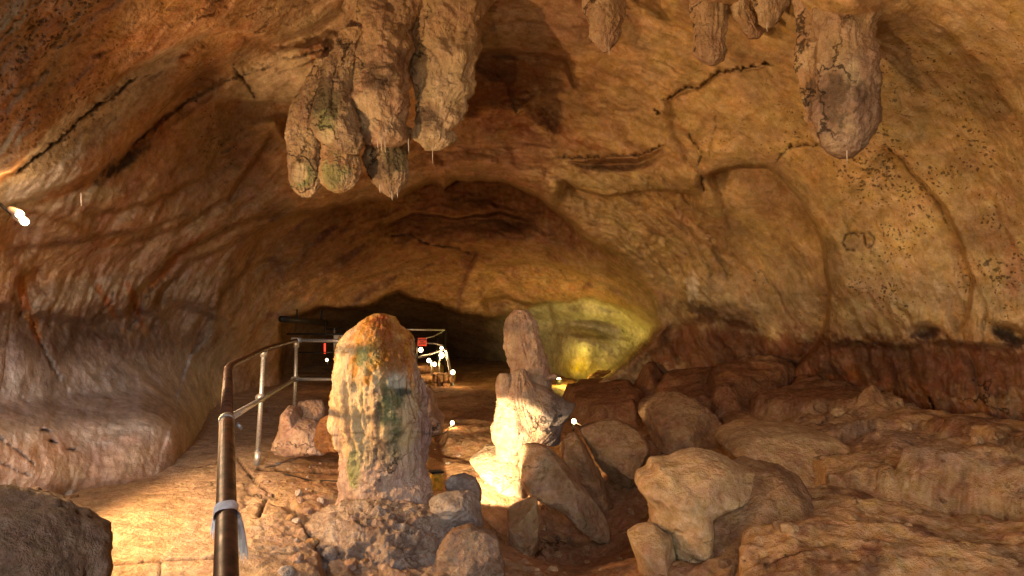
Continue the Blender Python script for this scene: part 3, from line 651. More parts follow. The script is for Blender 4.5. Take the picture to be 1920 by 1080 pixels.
def column(name, rows, D, label, cat, mat, color, depth=.9, lean=0.0, amp=.05, freq=3, fine=.015, flute=0.0, fk=7, nth=180, nz=240, hang=False, parent=None, group=None, fz_mod=None):
    """stalagmite or stalactite: left and right edges row by row, round in plan"""
    _seed[0] += 1; sd = _seed[0] * 2.9
    rw = np.array(rows, float); t = np.linspace(0, 1, nz); yy = rw[0, 0] + (rw[-1, 0] - rw[0, 0]) * (t * .7 + .3 * (1 - np.cos(t * math.pi)) / 2)
    l = np.interp(yy, rw[:, 0], rw[:, 1]); rgt = np.interp(yy, rw[:, 0], rw[:, 2])
    k = np.array([1, 3, 5, 3, 1]) / 13.; pad = lambda q: np.convolve(np.concatenate([[q[0]] * 2, q, [q[-1]] * 2]), k, 'valid')
    l, rgt = pad(l), pad(rgt)
    th = np.linspace(0, 2 * math.pi, nth, endpoint=False)
    TH, YY = np.meshgrid(th, yy); LL = np.repeat(l[:, None], nth, 1); RR = np.repeat(rgt[:, None], nth, 1)
    hw = (RR - LL) / 2 * D / FPX; cxp = (RR + LL) / 2
    rad = 1 + 0 * hw
    Q = np.stack([np.cos(TH).ravel() * 1.3, np.sin(TH).ravel() * 1.3, (YY.ravel() * D / FPX) * .9], 1)
    fmod = fz_mod(YY) if fz_mod else 1.0
    fl = fmod * flute * (np.abs(gn(np.stack([np.cos(TH).ravel() * fk, np.sin(TH).ravel() * fk, YY.ravel() * D / FPX * 1.1 + sd], 1))) * 2 - .4).reshape(hw.shape)
    cx = P(cxp[0, 0], 540, D)
    Xc = (cxp - 960) / FPX * D; Yv = -(YY - 540) / FPX * D
    hwv = np.maximum(hw, .002); flr = fl * np.minimum(1, hwv / .1)
    X = Xc + np.cos(TH) * (hwv + flr); Dd = -np.sin(TH) * (hwv * depth + flr)
    V = EYE + X.ravel()[:, None] * RT + Yv.ravel()[:, None] * UP + (D + Dd.ravel() + lean * Yv.ravel())[:, None] * FWD
    ax = EYE + Xc.ravel()[:, None] * RT + Yv.ravel()[:, None] * UP + D * FWD
    N = V - ax; nn = np.linalg.norm(N, axis=1)[:, None]; N = N / np.maximum(nn, 1e-6)
    ends = np.minimum(1, nn[:, 0] / .06)
    bill = np.abs(gn(V * freq * .9 + sd)) * 1.6 + .5 * np.abs(gn(V * freq * 2.1 + sd + 9)) - .45
    disp = (amp * (.5 * fbm(V * freq * 1.5 + sd, 5, .6) + .65 * bill) + fine * fbm(V * freq * 6 + sd, 4, .6)) * ends
    V = V + N * disp[:, None]
    px, py = pix(V)
    C = color(V, px, py)
    i = np.arange(nz * nth).reshape(nz, nth); j = np.roll(i, -1, 1)
    F = np.stack([i[:-1].ravel(), j[:-1].ravel(), j[1:].ravel(), i[1:].ravel()], 1)
    if yy[-1] < yy[0]: F = F[:, ::-1]
    F = F.tolist(); F.append(i[0][::-1].tolist() if yy[-1] > yy[0] else i[0].tolist()); F.append(i[-1].tolist() if yy[-1] > yy[0] else i[-1][::-1].tolist())
    bi = np.argmax(V[:, 2]) if hang else np.argmin(V[:, 2])
    base = np.array([V[bi, 0], V[bi, 1], V[bi, 2]]); base[:2] = ax[bi, :2]
    ob = mesh_obj(name, V, F, mat, loc=None if parent else base, colors=C)
    if parent:
        ob.parent = parent; ob.matrix_parent_inverse = Matrix.Translation(-Vector(parent.location))
    else: tag(ob, label, cat, group)
    return ob
def tube(name, pts, rad, mat, parent=None, seg=14, caps=True, loc=None, closed=False):
    pts = [Vector(p) for p in pts]; rads = rad if isinstance(rad, (list, tuple)) else [rad] * len(pts)
    V = []; F = []; t0 = None
    for k, p in enumerate(pts):
        t = (pts[min(k + 1, len(pts) - 1)] - pts[max(k - 1, 0)]).normalized()
        if t0 is None:
            u = t.orthogonal().normalized()
        else:
            u = (t0.rotation_difference(t) @ u).normalized()
        t0 = t; v = t.cross(u)
        for s in range(seg):
            a = 2 * math.pi * s / seg; V.append(p + (u * math.cos(a) + v * math.sin(a)) * rads[k])
    for k in range(len(pts) - 1):
        for s in range(seg):
            F.append((k * seg + s, k * seg + (s + 1) % seg, (k + 1) * seg + (s + 1) % seg, (k + 1) * seg + s))
    if caps: F.append(tuple(range(seg))[::-1]); F.append(tuple((len(pts) - 1) * seg + s for s in range(seg)))
    V = np.array([v[:] for v in V])
    o = mesh_obj(name, V, F, mat, loc=None if parent else (loc if loc is not None else pts[0][:]))
    if parent: o.parent = parent; o.matrix_parent_inverse = Matrix.Translation(-Vector(parent.location))
    return o
def smooth_path(pts, n=10, rnd=.25):
    """polyline with its corners rounded"""
    pts = [Vector(p) for p in pts]; out = [pts[0]]
    for k in range(1, len(pts) - 1):
        a, b, c = pts[k - 1], pts[k], pts[k + 1]
        ra = min(rnd, (b - a).length * .45); rc = min(rnd, (c - b).length * .45)
        p = b + (a - b).normalized() * ra; q = b + (c - b).normalized() * rc
        for i in range(n + 1):
            t = i / n; out.append(p * (1 - t) ** 2 + b * 2 * t * (1 - t) + q * t * t)
    out.append(pts[-1]); return out
def box(name, c, size, mat, parent=None, rot=0.0, tiltx=0.0, bev=.004, loc=None):
    bm = bmesh.new(); bmesh.ops.create_cube(bm, size=1); bmesh.ops.scale(bm, vec=size, verts=bm.verts)
    if bev: bmesh.ops.bevel(bm, geom=bm.edges[:], offset=bev, segments=2, affect='EDGES')
    M = Matrix.Translation(Vector(c)) @ Matrix.Rotation(rot, 4, 'Z') @ Matrix.Rotation(tiltx, 4, 'X')
    bmesh.ops.transform(bm, matrix=M, verts=bm.verts)
    V = np.array([v.co[:] for v in bm.verts]); F = [[w.index for w in f.verts] for f in bm.faces]; bm.free()
    o = mesh_obj(name, V, F, mat, loc=None if parent else (loc if loc is not None else c), smooth=False)
    if parent: o.parent = parent; o.matrix_parent_inverse = Matrix.Translation(-Vector(parent.location))
    return o
def vec(a): return Vector(tuple(float(x) for x in a))

# ------------------------------------------------------------------ the big painted-looking stalagmite
def col_big(V, px, py):
    n1 = fbm(V * 5, 4); n2 = fbm(V * 16, 4, .6); n3 = fbm(V * np.array([9, 9, 1.6]) + 3, 4, .6)
    C = np.tile(np.array([.62, .50, .29]), (len(V), 1))
    C = mixc(C, sst(-.1, .35, n1) * .5, (.42, .30, .22))
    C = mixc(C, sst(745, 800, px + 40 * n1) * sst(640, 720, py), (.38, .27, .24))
    C = mixc(C, sst(840, 880, py + 60 * n1), (.47, .35, .28))
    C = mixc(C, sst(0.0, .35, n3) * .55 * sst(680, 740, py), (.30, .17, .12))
    C = mixc(C, sst(.62, .4, (py - 590) / 170 + .5 * n1 + 1.1 * n3) * .95, (.52, .25, .05))
    C = mixc(C, sst(.15, .85, blob(px, py, 740, 660, 36, 60) * (1 + 1.3 * n1 + 1.3 * n2 + .8 * n3) ), (.30, .12, .035))
    C = mixc(C, sst(.15, .85, blob(px, py, 715, 612, 24, 26) * (1 + 1.3 * n1 + 1.3 * n2 + .8 * n3) ), (.33, .10, .02))
    C = mixc(C, sst(.15, .85, blob(px, py, 683, 668, 26, 24) * (1 + 1.3 * n1 + 1.3 * n2 + .8 * n3) ) * .85, (.11, .17, .07))
    C = mixc(C, sst(.15, .85, blob(px, py, 735, 775, 26, 70) * (1 + 1.3 * n1 + 1.3 * n2 + .8 * n3) ) * .85, (.09, .14, .06))
    C = mixc(C, sst(.15, .85, blob(px, py, 665, 870, 14, 50) * (1 + 1.3 * n1 + 1.3 * n2 + .8 * n3) ) * .85, (.20, .24, .09))
    C = mixc(C, sst(.15, .85, blob(px, py, 745, 715, 20, 16) * (1 + 1.3 * n1 + 1.3 * n2 + .8 * n3) ) * .8, (.5, .5, .42))
    C = mixc(C, sst(.15, .85, blob(px, py, 757, 735, 22, 8) * (1 + 1.3 * n1 + 1.3 * n2 + .8 * n3) ) * .9, (.04, .055, .045))
    C = mixc(C, sst(.15, .85, blob(px, py, 705, 845, 40, 30) * (1 + 1.3 * n1 + 1.3 * n2 + .8 * n3) ) * .85, (.10, .075, .06))
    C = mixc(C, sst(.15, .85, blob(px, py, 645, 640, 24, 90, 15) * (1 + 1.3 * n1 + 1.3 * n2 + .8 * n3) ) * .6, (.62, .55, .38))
    C = mixc(C, np.exp(-((py - 812 - 9 * n1) / 2.5) ** 2) * .7 * sst(-.3, .3, n2 + n1 + .1), (.08, .06, .04))
    C = mixc(C, sst(.3, .5, n3 * blob(px, py, 690, 760, 70, 80) * 2) * .5, (.16, .13, .09))
    return C * (1 + .25 * n2)[:, None]
big_rows = [(588,700,722),(594,688,737),(606,672,750),(622,655,762),(645,640,773),(670,631,779),(700,624,787),(740,622,795),(780,623,799),(805,626,800),(814,631,799),(822,633,798),(860,638,801),(900,644,804),(930,642,810),(955,638,816),(990,630,824)]
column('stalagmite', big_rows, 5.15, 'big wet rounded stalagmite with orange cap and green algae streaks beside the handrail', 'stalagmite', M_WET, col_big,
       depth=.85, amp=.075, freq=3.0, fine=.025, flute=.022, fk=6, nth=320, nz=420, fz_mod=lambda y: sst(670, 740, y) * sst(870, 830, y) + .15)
# ------------------------------------------------------------------ the pillar-like stalagmite behind it
def col_pil(V, px, py):
    n1 = fbm(V * 4, 4); n2 = fbm(V * 14, 4, .6)
    C = np.tile(np.array([.44, .30, .20]), (len(V), 1)); C = mixc(C, sst(0, .4, n1) * .6, (.35, .22, .15)); C = mixc(C, sst(.05, .4, -n1 + .4 * n2) * .4, (.5, .4, .3))
    C = mixc(C, sst(700, 760, py + 20 * n1) * sst(1010, 1040, px + 30 * n1), (.24, .2, .18))
    return C * (1 + .25 * n2)[:, None]
pb = P(985, 850, 7.2)
pil = empty('stalagmite', vec(pb), 'tall narrow two-part stalagmite with rounded head lit from its foot', 'stalagmite')
column('column', [(581,966,984),(588,956,996),(600,949,1006),(625,945,1010),(650,946,1018),(672,951,1027),(690,957,1032),(705,960,1030),(720,961,1034),(745,965,1042),(765,968,1052),(790,970,1058),(830,968,1050)], 7.3, '', '', M_DRIP, col_pil,
       depth=.8, amp=.06, freq=3.5, flute=.008, fk=4, parent=pil)
column('mound', [(692,972,984),(700,958,990),(720,942,1002),(745,934,1014),(765,930,1022),(785,926,1036),(805,922,1048),(825,926,1030),(842,930,1010),(870,924,1000)], 6.95, '', '', M_DRIP, col_pil,
       depth=.7, amp=.06, freq=3.5, flute=.012, fk=4, parent=pil)
column('lug', [(700,938,950),(708,932,958),(730,930,960),(750,931,958),(762,936,952)], 6.9, '', '', M_DRIP, col_pil, depth=.8, amp=.02, parent=pil, nth=64, nz=60)
rock('ledge', [(975,715),(1010,722),(1040,738),(1060,752),(1092,762),(1075,775),(1058,792),(1050,815),(1030,838),(990,850),(955,820),(950,760)], 7.08, .34, '', mat=M_DRIP, color=col_pil, parent=pil, sub=5, amp=.04, p=2.0, cut=(.8,.95))
rock('flake', [(1020,704),(1042,700),(1050,706),(1040,712),(1020,713)], 7.2, .1, '', mat=M_DRIP, color=col_pil, parent=pil, sub=4, amp=.01, planes=2)

# ------------------------------------------------------------------ hanging stalactites
def col_stal(base=(.42, .30, .2), green=(), dark=(), pale=()):
    def f(V, px, py):
        n1 = fbm(V * 3 + 8, 4); n2 = fbm(V * 11, 4, .6); n3 = fbm(V * np.array([6, 6, 1.5]) + 3, 4, .6)
        C = np.tile(np.array(base), (len(V), 1)); C = mixc(C, sst(0, .35, n1 + .3 * n3) * .6, (.24, .15, .1)); C = mixc(C, sst(.0, .4, -n1 + .5 * n2) * .5, (.52, .42, .29))
        for cx, cy, rx, ry in green: C = mixc(C, sst(.2, .8, blob(px, py, cx, cy, rx * 1.3, ry * 1.3) + .8 * n1 + .6 * n2) * .7, (.16, .22, .1))
        for cx, cy, rx, ry in dark: C = mixc(C, sst(.35, .65, blob(px, py, cx, cy, rx * 1.3, ry * 1.3) * (1 + 1.6 * n2 + 1.6 * n1) - .1) * .75, (.12, .085, .06))
        for cx, cy, rx, ry in pale: C = mixc(C, sst(.35, .65, blob(px, py, cx, cy, rx, ry) + .6 * n1) * .7, (.56, .46, .32))
        C = mixc(C, sst(150, 40, py + 60 * n1) * .8, (.44, .31, .19))
        return C * (1 + .3 * n2)[:, None]
    return f
def stal(rows, D, label, color, **k):
    k.setdefault('amp', .13); k.setdefault('flute', .008); k.setdefault('fk', 3)
    return column('stalactite', rows, D, label, 'stalactite', M_DRIP, color, hang=True, freq=k.pop('freq', 2.6), fine=k.pop('fine', .03), **k)
stal([(-60,600,840),(0,636,806),(50,648,780),(100,648,768),(150,648,770),(190,652,768),(220,664,764),(250,674,760),(266,682,752),(274,700,735)], 6.5,
     'broad blunt stalactite with pinkish left face, centre of the hanging cluster', col_stal((.42, .29, .2), dark=[(710,150,40,16),(690,125,40,10)], pale=[(690,210,30,40)]), depth=.75)
stal([(-60,710,980),(0,735,925),(50,756,906),(100,770,892),(140,776,894),(170,778,888),(200,776,874),(230,774,862),(255,772,850),(272,785,838),(282,800,822)], 6.7,
     'pale thick stalactite with blunt foot, rightmost of the hanging cluster', col_stal((.5, .4, .27), dark=[(790,220,22,16)], pale=[(840,160,40,40)]), depth=.75)
stal([(240,690,768),(270,684,766),(300,682,766),(325,690,764),(345,704,758),(358,715,750),(370,728,742)], 6.75,
     'short rounded grey-green stalactite tip hanging below the central blunt one', col_stal((.36, .27, .18), green=[(745,300,16,20)], dark=[(710,320,24,20),(745,290,16,30)]), depth=.9, amp=.06)
stal([(60,640,700),(90,622,675),(130,604,660),(160,596,660),(200,590,668),(235,590,676),(260,600,680),(275,612,676),(290,625,665)], 6.35,
     'dark mossy stalactite with pale lower lip, left of the central blunt one', col_stal((.36, .27, .18), green=[(615,200,20,40)], dark=[(620,170,30,50)], pale=[(610,255,20,14)]), depth=.8, amp=.07)
stal([(180,616,650),(240,606,668),(270,604,672),(300,604,676),(325,600,676),(345,602,668),(356,615,655),(362,630,645)], 6.45,
     'stubby stalactite with bright green patch and orange flank', col_stal((.45, .3, .17), green=[(622,330,24,22)], pale=[(655,340,14,16)]), depth=.9, amp=.05)
stal([(120,590,660),(160,570,640),(200,545,612),(240,540,604),(270,540,604),(300,540,604),(330,541,602),(350,546,596),(362,556,590),(371,566,582)], 6.5,
     'round-footed stalactite with pale green front, leftmost of the hanging cluster', col_stal((.38, .28, .18), green=[(575,335,20,20)], pale=[(562,325,16,20)], dark=[(575,368,20,8)]), depth=.9, amp=.05)
stal([(-60,1080,1190),(0,1092,1174),(30,1098,1172),(55,1105,1168),(75,1115,1158),(90,1126,1148),(98,1132,1140)], 6.3,
     'small purplish stalactite at the top edge, alone between the cluster and the crack', col_stal((.26, .17, .14), dark=[(1120,50,20,30)]), depth=.8, amp=.07)
stal([(-60,1290,1380),(0,1298,1366),(40,1300,1364),(70,1300,1362),(100,1306,1362),(115,1318,1354),(122,1330,1344)], 5.9,
     'knobbly brown stalactite hanging just above the left half of the long crack', col_stal((.30, .19, .13), dark=[(1320,60,16,16)]), depth=.8, amp=.06)
stal([(-60,1355,1440),(0,1365,1425),(30,1372,1420),(50,1385,1425),(62,1395,1432),(72,1406,1424)], 5.85,
     'rust streaked stalactite stub beside the knobbly brown one', col_stal((.34, .16, .08), dark=[(1390,15,10,20)]), depth=.7, amp=.06)
stal([(-60,1400,1490),(0,1412,1480),(20,1418,1472),(40,1424,1462),(52,1434,1450)], 5.6,
     'short grey stalactite at the top edge with a white drip', col_stal((.27, .2, .17)), depth=.8, amp=.05)
stal([(-60,1485,1600),(0,1488,1600),(40,1492,1560),(80,1490,1556),(120,1496,1556),(170,1500,1560),(220,1510,1565),(250,1520,1560),(268,1532,1552)], 5.5,
     'slim bumpy stalactite pressed against the left side of the largest one', col_stal((.42, .27, .15), dark=[(1520,190,10,40)]), depth=.7, amp=.06)
stal([(-80,1480,1740),(-20,1520,1690),(10,1532,1664),(50,1532,1640),(80,1536,1636),(110,1540,1642),(150,1534,1648),(190,1530,1648),(220,1532,1644),(250,1540,1638),(275,1550,1624),(288,1566,1608),(296,1578,1596)], 5.3,
     'largest lone stalactite, mottled grey-brown with reddish rounded foot, in front of the right wall', col_stal((.34, .24, .18), dark=[(1580,180,40,50),(1560,90,20,30)], pale=[(1600,140,20,30)]), depth=.85, amp=.07)
# ring-broken stub left of it
rs2 = np.random.RandomState(3)
n_ = 0
for x, y, D, ln in [(715,268,6.1,14),(722,270,6.1,16),(708,270,6.1,8),(766,270,6.3,16),(811,283,6.45,24),(735,368,6.5,8),(745,364,6.5,7),(712,356,6.5,6),(152,372,5.0,14),(1588,292,5.15,14),(1438,52,5.5,8),(1142,96,6.2,8)]:
    a = vec(P(x, y - 10, D)); b = vec(P(x, y, D)); c_ = vec(P(x + .5, y + ln, D))
    o = tube('soda_straw', [a, b, (b + c_) / 2, c_], [.004, .0035, .003, .0015], M_ICICLE, seg=8)
    tag(o, 'thin white soda straw dripping from a stalactite tip', 'soda straw', 'soda straws under the stalactites')

# ------------------------------------------------------------------ boulders
SAND = default_color((.47, .31, .16), (.36, .2, .1), (.56, .42, .25), 2.5)
BRN = default_color((.34, .2, .1), (.18, .09, .05), (.42, .28, .16), 2.5)
PNK = default_color((.47, .32, .23), (.3, .16, .1), (.58, .46, .36), 4)
GRY = default_color((.52, .44, .37), (.34, .22, .17), (.66, .6, .54), 5)
rock('boulder', [(1194,912),(1200,893),(1222,884),(1230,870),(1262,868),(1288,858),(1312,853),(1340,856),(1362,862),(1390,878),(1430,884),(1425,905),(1390,925),(1345,945),(1320,955),(1316,990),(1312,1030),(1300,1060),(1260,1040),(1240,985),(1222,975),(1218,940)],
     4.6, .34, 'smooth pale sunny-topped boulder with rounded nose jutting left in the right foreground', color=SAND, amp=.05, planes=3, fine=.01, tilt=.35, cut=(.8, .95))
rock('boulder', [(1178,1005),(1200,990),(1228,985),(1262,1010),(1280,1060),(1285,1120),(1200,1120),(1196,1060)], 4.35, .25, 'upright rounded tooth of rock under the pale nosed boulder at the bottom edge', color=SAND, amp=.03, planes=2, fine=.008, tilt=.2)
rock('boulder', [(1240,960),(1330,950),(1350,1010),(1330,1120),(1240,1120),(1215,1010)], 4.75, .35, 'crumbly buff clay bank beneath the pale nosed boulder', color=default_color((.4,.25,.13)), mat=M_RUBBLE, amp=.10, planes=4, tilt=.3)
rock('rock_slab', [(1312,960),(1350,925),(1400,900),(1440,885),(1490,895),(1520,920),(1500,970),(1450,1010),(1400,1060),(1380,1120),(1310,1120),(1306,1040)], 4.5, .5, 'dark layered rock bank in the shadow right of the pale nosed boulder', color=BRN, mat=M_RUBBLE, amp=.10, planes=4, tilt=.7)
rock('rock_slab', [(1360,842),(1378,824),(1420,812),(1490,812),(1560,820),(1600,838),(1590,866),(1530,896),(1480,894),(1440,884),(1395,866)], 6.15, .7, 'rounded rust topped rock slab just behind the pale nosed boulder', color=SAND, amp=.05, planes=4, tilt=1.5, p=3)
rock('boulder', [(1088,805),(1110,795),(1150,790),(1185,800),(1215,835),(1226,870),(1222,900),(1180,915),(1160,912),(1130,880),(1110,850)], 7.0, .35, 'dark egg shaped boulder right of the narrow stalagmite', color=BRN, amp=.06, planes=6)
rock('boulder', [(1190,780),(1215,745),(1245,738),(1290,745),(1330,770),(1360,800),(1365,850),(1310,865),(1240,868),(1225,830)], 7.8, .5, 'large brown hump backed boulder in the middle of the chamber floor', color=BRN, amp=.10, planes=10, tilt=.5, cut=(.55,.85))
rock('rock_slab', [(975,850),(985,838),(1010,838),(1040,850),(1075,890),(1110,935),(1140,975),(1162,1012),(1150,1018),(1115,1010),(1085,985),(1050,955),(1010,935),(990,925),(978,900)], 6.35, .22, 'tusk shaped fallen slab pointing down into the pit', color=default_color((.4,.26,.15)), amp=.04, planes=4, tilt=.3)
rock('boulder', [(1040,830),(1080,810),(1105,850),(1130,900),(1152,960),(1164,1012),(1125,970),(1080,900)], 6.8, .25, 'steep dark rock flank behind the tusk shaped slab', color=BRN, amp=.08, planes=4)
rock('boulder', [(880,866),(910,846),(980,838),(986,872),(984,916),(940,912),(905,890)], 7.0, .3, 'sloping floodlit rock apron in front of the narrow stalagmite', color=default_color((.5,.38,.24)), amp=.03, planes=2, tilt=1.3, cut=(.8,.95))
rock('boulder', [(940,960),(975,940),(1005,935),(1012,975),(1005,1030),(985,1080),(960,1080),(952,1010)], 5.9, .22, 'upright sandy rib of rock on the left lip of the pit', color=SAND, amp=.04, planes=3)
rock('boulder', [(965,1058),(985,1048),(1000,1062),(998,1090),(968,1090)], 4.7, .09, 'small pale knob of rock at the bottom edge left of the pit', color=SAND, amp=.015, planes=2, sub=5)
rock('boulder', [(795,775),(800,720),(812,735),(818,770),(835,790),(835,808),(800,812)], 5.9, .25, 'pinkish rock shoulder leaning on the right flank of the big stalagmite', color=PNK, amp=.05, planes=3)
rock('boulder', [(808,940),(835,928),(875,925),(898,940),(902,975),(896,1005),(870,1020),(835,1015),(812,1000)], 4.8, .2, 'white crusted block beside the foot of the big stalagmite', color=GRY, mat=M_RUBBLE, amp=.06, planes=7)
rock('boulder', [(834,910),(845,896),(870,892),(890,900),(902,922),(898,942),(870,945),(842,935)], 5.25, .17, 'small round grey-white stone perched behind the white crusted block', color=GRY, mat=M_RUBBLE, amp=.035, planes=6, sub=5)
rock('boulder', [(513,838),(528,805),(532,775),(545,762),(556,768),(560,785),(585,792),(612,810),(622,835),(610,850),(560,852),(520,848)], 6.6, .28, 'pinkish lump of rock with an upright knob left of the big stalagmite', color=PNK, amp=.04, planes=3, cut=(.75,.95))
rock('boulder', [(558,755),(580,750),(602,752),(608,770),(600,795),(575,798),(560,785)], 6.85, .16, 'squarish rough stone standing behind the knobbed lump', color=PNK, mat=M_RUBBLE, amp=.03, planes=5, sub=5)
rock('boulder', [(596,790),(620,775),(650,770),(655,830),(640,846),(605,845),(590,820)], 6.5, .2, 'rusty brown lumps wedged between the knobbed rock and the big stalagmite', color=default_color((.42,.2,.08),(.2,.08,.04)), mat=M_RUBBLE, amp=.07, planes=6, sub=5)
rock('boulder', [(-160,925),(-20,920),(35,928),(75,938),(112,958),(142,982),(165,1010),(175,1050),(178,1110),(130,1180),(-160,1180)], 3.2, .42, 'big dark rounded boulder in the lower left corner beside the path', color=default_color((.13,.08,.05),(.06,.033,.02),(.18,.13,.10), k=6), mat=M_RUBBLE, amp=.08, planes=1, sub=6, p=2.0, fine=.03)
rock('boulder', [(-60,880),(0,888),(40,892),(60,915),(40,930),(-60,930)], 5.3, .3, 'grey rock hump between the dark corner boulder and the left wall', color=GRY, amp=.03, planes=2, sub=5)
rock('boulder', [(930,1010),(880,990),(845,1000),(820,1040),(815,1100),(950,1120),(945,1060)], 4.35, .25, 'angular tan block at the bottom edge below the white crusted block', color=default_color((.42,.3,.21)), mat=M_RUBBLE, amp=.05, planes=9)
rock('rubble_mound', [(560,1010),(600,985),(660,975),(740,985),(820,990),(850,1020),(850,1140),(540,1140),(545,1050)], 4.45, .5, 'grey and pink calcite crusted mound at the foot of the big stalagmite', cat='rubble', color=default_color((.48,.37,.29),(.26,.15,.09),(.60,.54,.48),7), mat=M_RUBBLE, amp=.16, planes=4, freq=4, fine=.05, tilt=.8, sub=7)
for pts, D, lab in [([(812,888),(826,886),(832,900),(830,918),(812,920)], 5.6, 'amber lit lamp cover between the big stalagmite and the grey-white stone')]:
    pass
# loose stones
LOOSE = [(720,1010,4.5,.05),(690,1035,4.3,.045),(640,985,4.8,.05),(575,962,4.9,.06),(600,940,5.2,.04),(545,975,4.7,.05),
         (655,1060,4.15,.05),(620,1040,4.3,.06),(585,1020,4.4,.05),(500,905,5.7,.03),(560,925,5.4,.035),(595,905,5.7,.03),(440,905,5.5,.03),(540,880,6.3,.02),(630,955,5.0,.05),(870,1050,4.4,.05),
         (1020,990,6.4,.04),(1060,1010,6.2,.05),(1100,1030,6.0,.04),(1130,1040,5.9,.03),(1045,1040,5.9,.04),(1010,1015,6.2,.03),(1185,960,6.7,.05),(1200,985,6.5,.04),(1380,1040,4.2,.04),(1460,985,4.6,.04),(1478,992,4.6,.05),
         (1540,990,4.6,.04),(1600,975,4.7,.04),(1360,1060,4.1,.05),(1700,800,7.4,.06),(1730,820,7.0,.05),(1832,827,6.6,.05),(1895,846,6.3,.06),(1570,775,8.3,.08),(1540,765,8.6,.08),(860,855,7.8,.04),
         (840,870,7.2,.03),(1000,1000,6.2,.04),(95,905,5.9,.03),(130,925,5.5,.04),(140,932,5.3,.03),(600,870,6.7,.02),(520,870,6.6,.03)]
def ground_hit(px_, py_, D0):
    Ds = np.linspace(3.2, 15, 500); q = EYE[None] + Ds[:, None] * (FWD + (px_ - 960) / FPX * RT - (py_ - 540) / FPX * UP)[None]
    below = q[:, 2] < floor_z(q[:, 0], q[:, 1])
    return float(Ds[np.argmax(below)]) if below.any() else D0
_r = random.Random(11)
for n_s, x0_, x1_, y0_, y1_, a0, a1 in [(34, 520, 930, 930, 1075, .015, .045), (22, 1000, 1180, 930, 1075, .015, .04), (26, 1380, 1900, 935, 1070, .012, .035), (22, 470, 640, 862, 935, .008, .02), (8, 60, 380, 900, 1000, .008, .016), (12, 830, 930, 850, 950, .01, .022), (14, 1560, 1900, 800, 870, .015, .035)]:
    for _ in range(n_s): LOOSE.append((_r.uniform(x0_, x1_), _r.uniform(y0_, y1_), 0, _r.uniform(a0, a1)))
for k, (px_, py_, D, s_) in enumerate(LOOSE):
    D = ground_hit(px_, py_, D or 6) - s_ * .3; w_ = s_ / D * FPX; rs_ = np.random.RandomState(k + 50)
    pts = [(px_ + w_ * rs_.uniform(.7, 1.2) * math.cos(a), py_ + .75 * w_ * rs_.uniform(.7, 1.15) * math.sin(a)) for a in np.linspace(0, 5.6, 8)]
    pale = D in (6.6, 6.3) and px_ > 1800
    ob = rock('loose_stone', pts, D, s_, 'loose angular stone lying on the cave floor' if not pale else 'small whitish stone on the ledge by the right wall', 'stone', M_RUBBLE if k % 2 else M_ROCK,
         default_color((.6,.55,.5)) if pale else [PNK, GRY, SAND][k % 3] if px_ < 960 else [SAND, BRN][k % 2], planes=7, amp=s_ * .25, freq=9, fine=s_ * .1, sub=3 if s_ < .03 else 4, group='pale stones on the right ledge' if pale else 'loose stones on the cave floor')

# ------------------------------------------------------------------ near railing
rb = vec(P(482, 868, 6.35)); rail = empty('handrail', rb, 'pipe railing of worn brown top rail on grey posts beside the path', 'railing')
pc = [vec(P(424, 1400, .95)), vec(P(424, 1080, 1.42)), vec(P(425, 790, 2.5)), vec(P(428, 688, 4.0)), vec(P(495, 655, 6.35)), vec(P(556, 638, 8.3))]
tube('top_rail', smooth_path(pc[:3] , rnd=.05), .0255, M_BROWN, rail, seg=24)
tube('top_rail', smooth_path([pc[2] - (pc[2]-pc[3]).normalized() * .02, pc[3], pc[4], pc[5]], rnd=.22), .0235, M_BROWN, rail, seg=24)
d_ = (pc[3] - pc[2]).normalized()
tube('coupling', [pc[2] - d_ * .02, pc[2] + d_ * .03], .0285, M_GALV, rail, seg=24)
tube('clamp_bolt', [pc[2] + Vector((.028, .02, -.01)), pc[2] + Vector((.05, .02, -.03))], .008, M_GALV, rail, seg=8)
pend = vec(P(700, 640, 8.1)); tube('top_rail', [pc[5], pend], .021, M_GALV, rail)
tube('coupling', [pc[5] - Vector((.06, 0, -.005)), pc[5] + Vector((.06, 0, 0))], .032, M_GALV, rail)
base1 = vec(P(482, 868, 6.35)); top1 = pc[4]
tube('post', [base1, top1], .0215, M_GALV, rail)
tube('post_foot', [base1 - Vector((0,0,.02)), base1 + (top1 - base1).normalized() * .11], .031, M_GALV, rail)
tube('post_fitting', [top1 - (top1-base1).normalized() * .07, top1 + Vector((0,0,.01))], .031, M_GALV, rail)
mid1 = base1.lerp(top1, .575)
base2 = vec(P(551, 800, 8.3)); top2 = pc[5]
tube('post', [base2, top2], .0215, M_GALV, rail); tube('post_fitting', [top2 - Vector((0,0,.09)), top2], .032, M_GALV, rail)
mid2 = vec(P(553, 711, 8.3)); mid0 = vec(P(432, 783, 4.0))
tube('mid_rail', [mid0, mid1 + Vector((.03,0,0)), mid2], .0205, M_GALV, rail)
tube('mid_rail', [mid2, vec(P(700, 712, 8.1))], .0195, M_GALV, rail)
for m_ in (mid1, mid2): tube('cross_fitting', [m_ - Vector((.01, .04, 0)), m_ + Vector((.01, .05, .01))], .034, M_GALV, rail); tube('cross_fitting', [m_ - Vector((0, 0, .035)), m_ + Vector((0, 0, .035))], .03, M_GALV, rail)
g0 = pc[3].copy(); g0.z = ground(pc[3].x, pc[3].y) - .05
tube('post', [g0, pc[3]], .0215, M_GALV, rail)
gN = pc[1].copy(); gN = pc[1] + (pc[2]-pc[1]) * .0; 
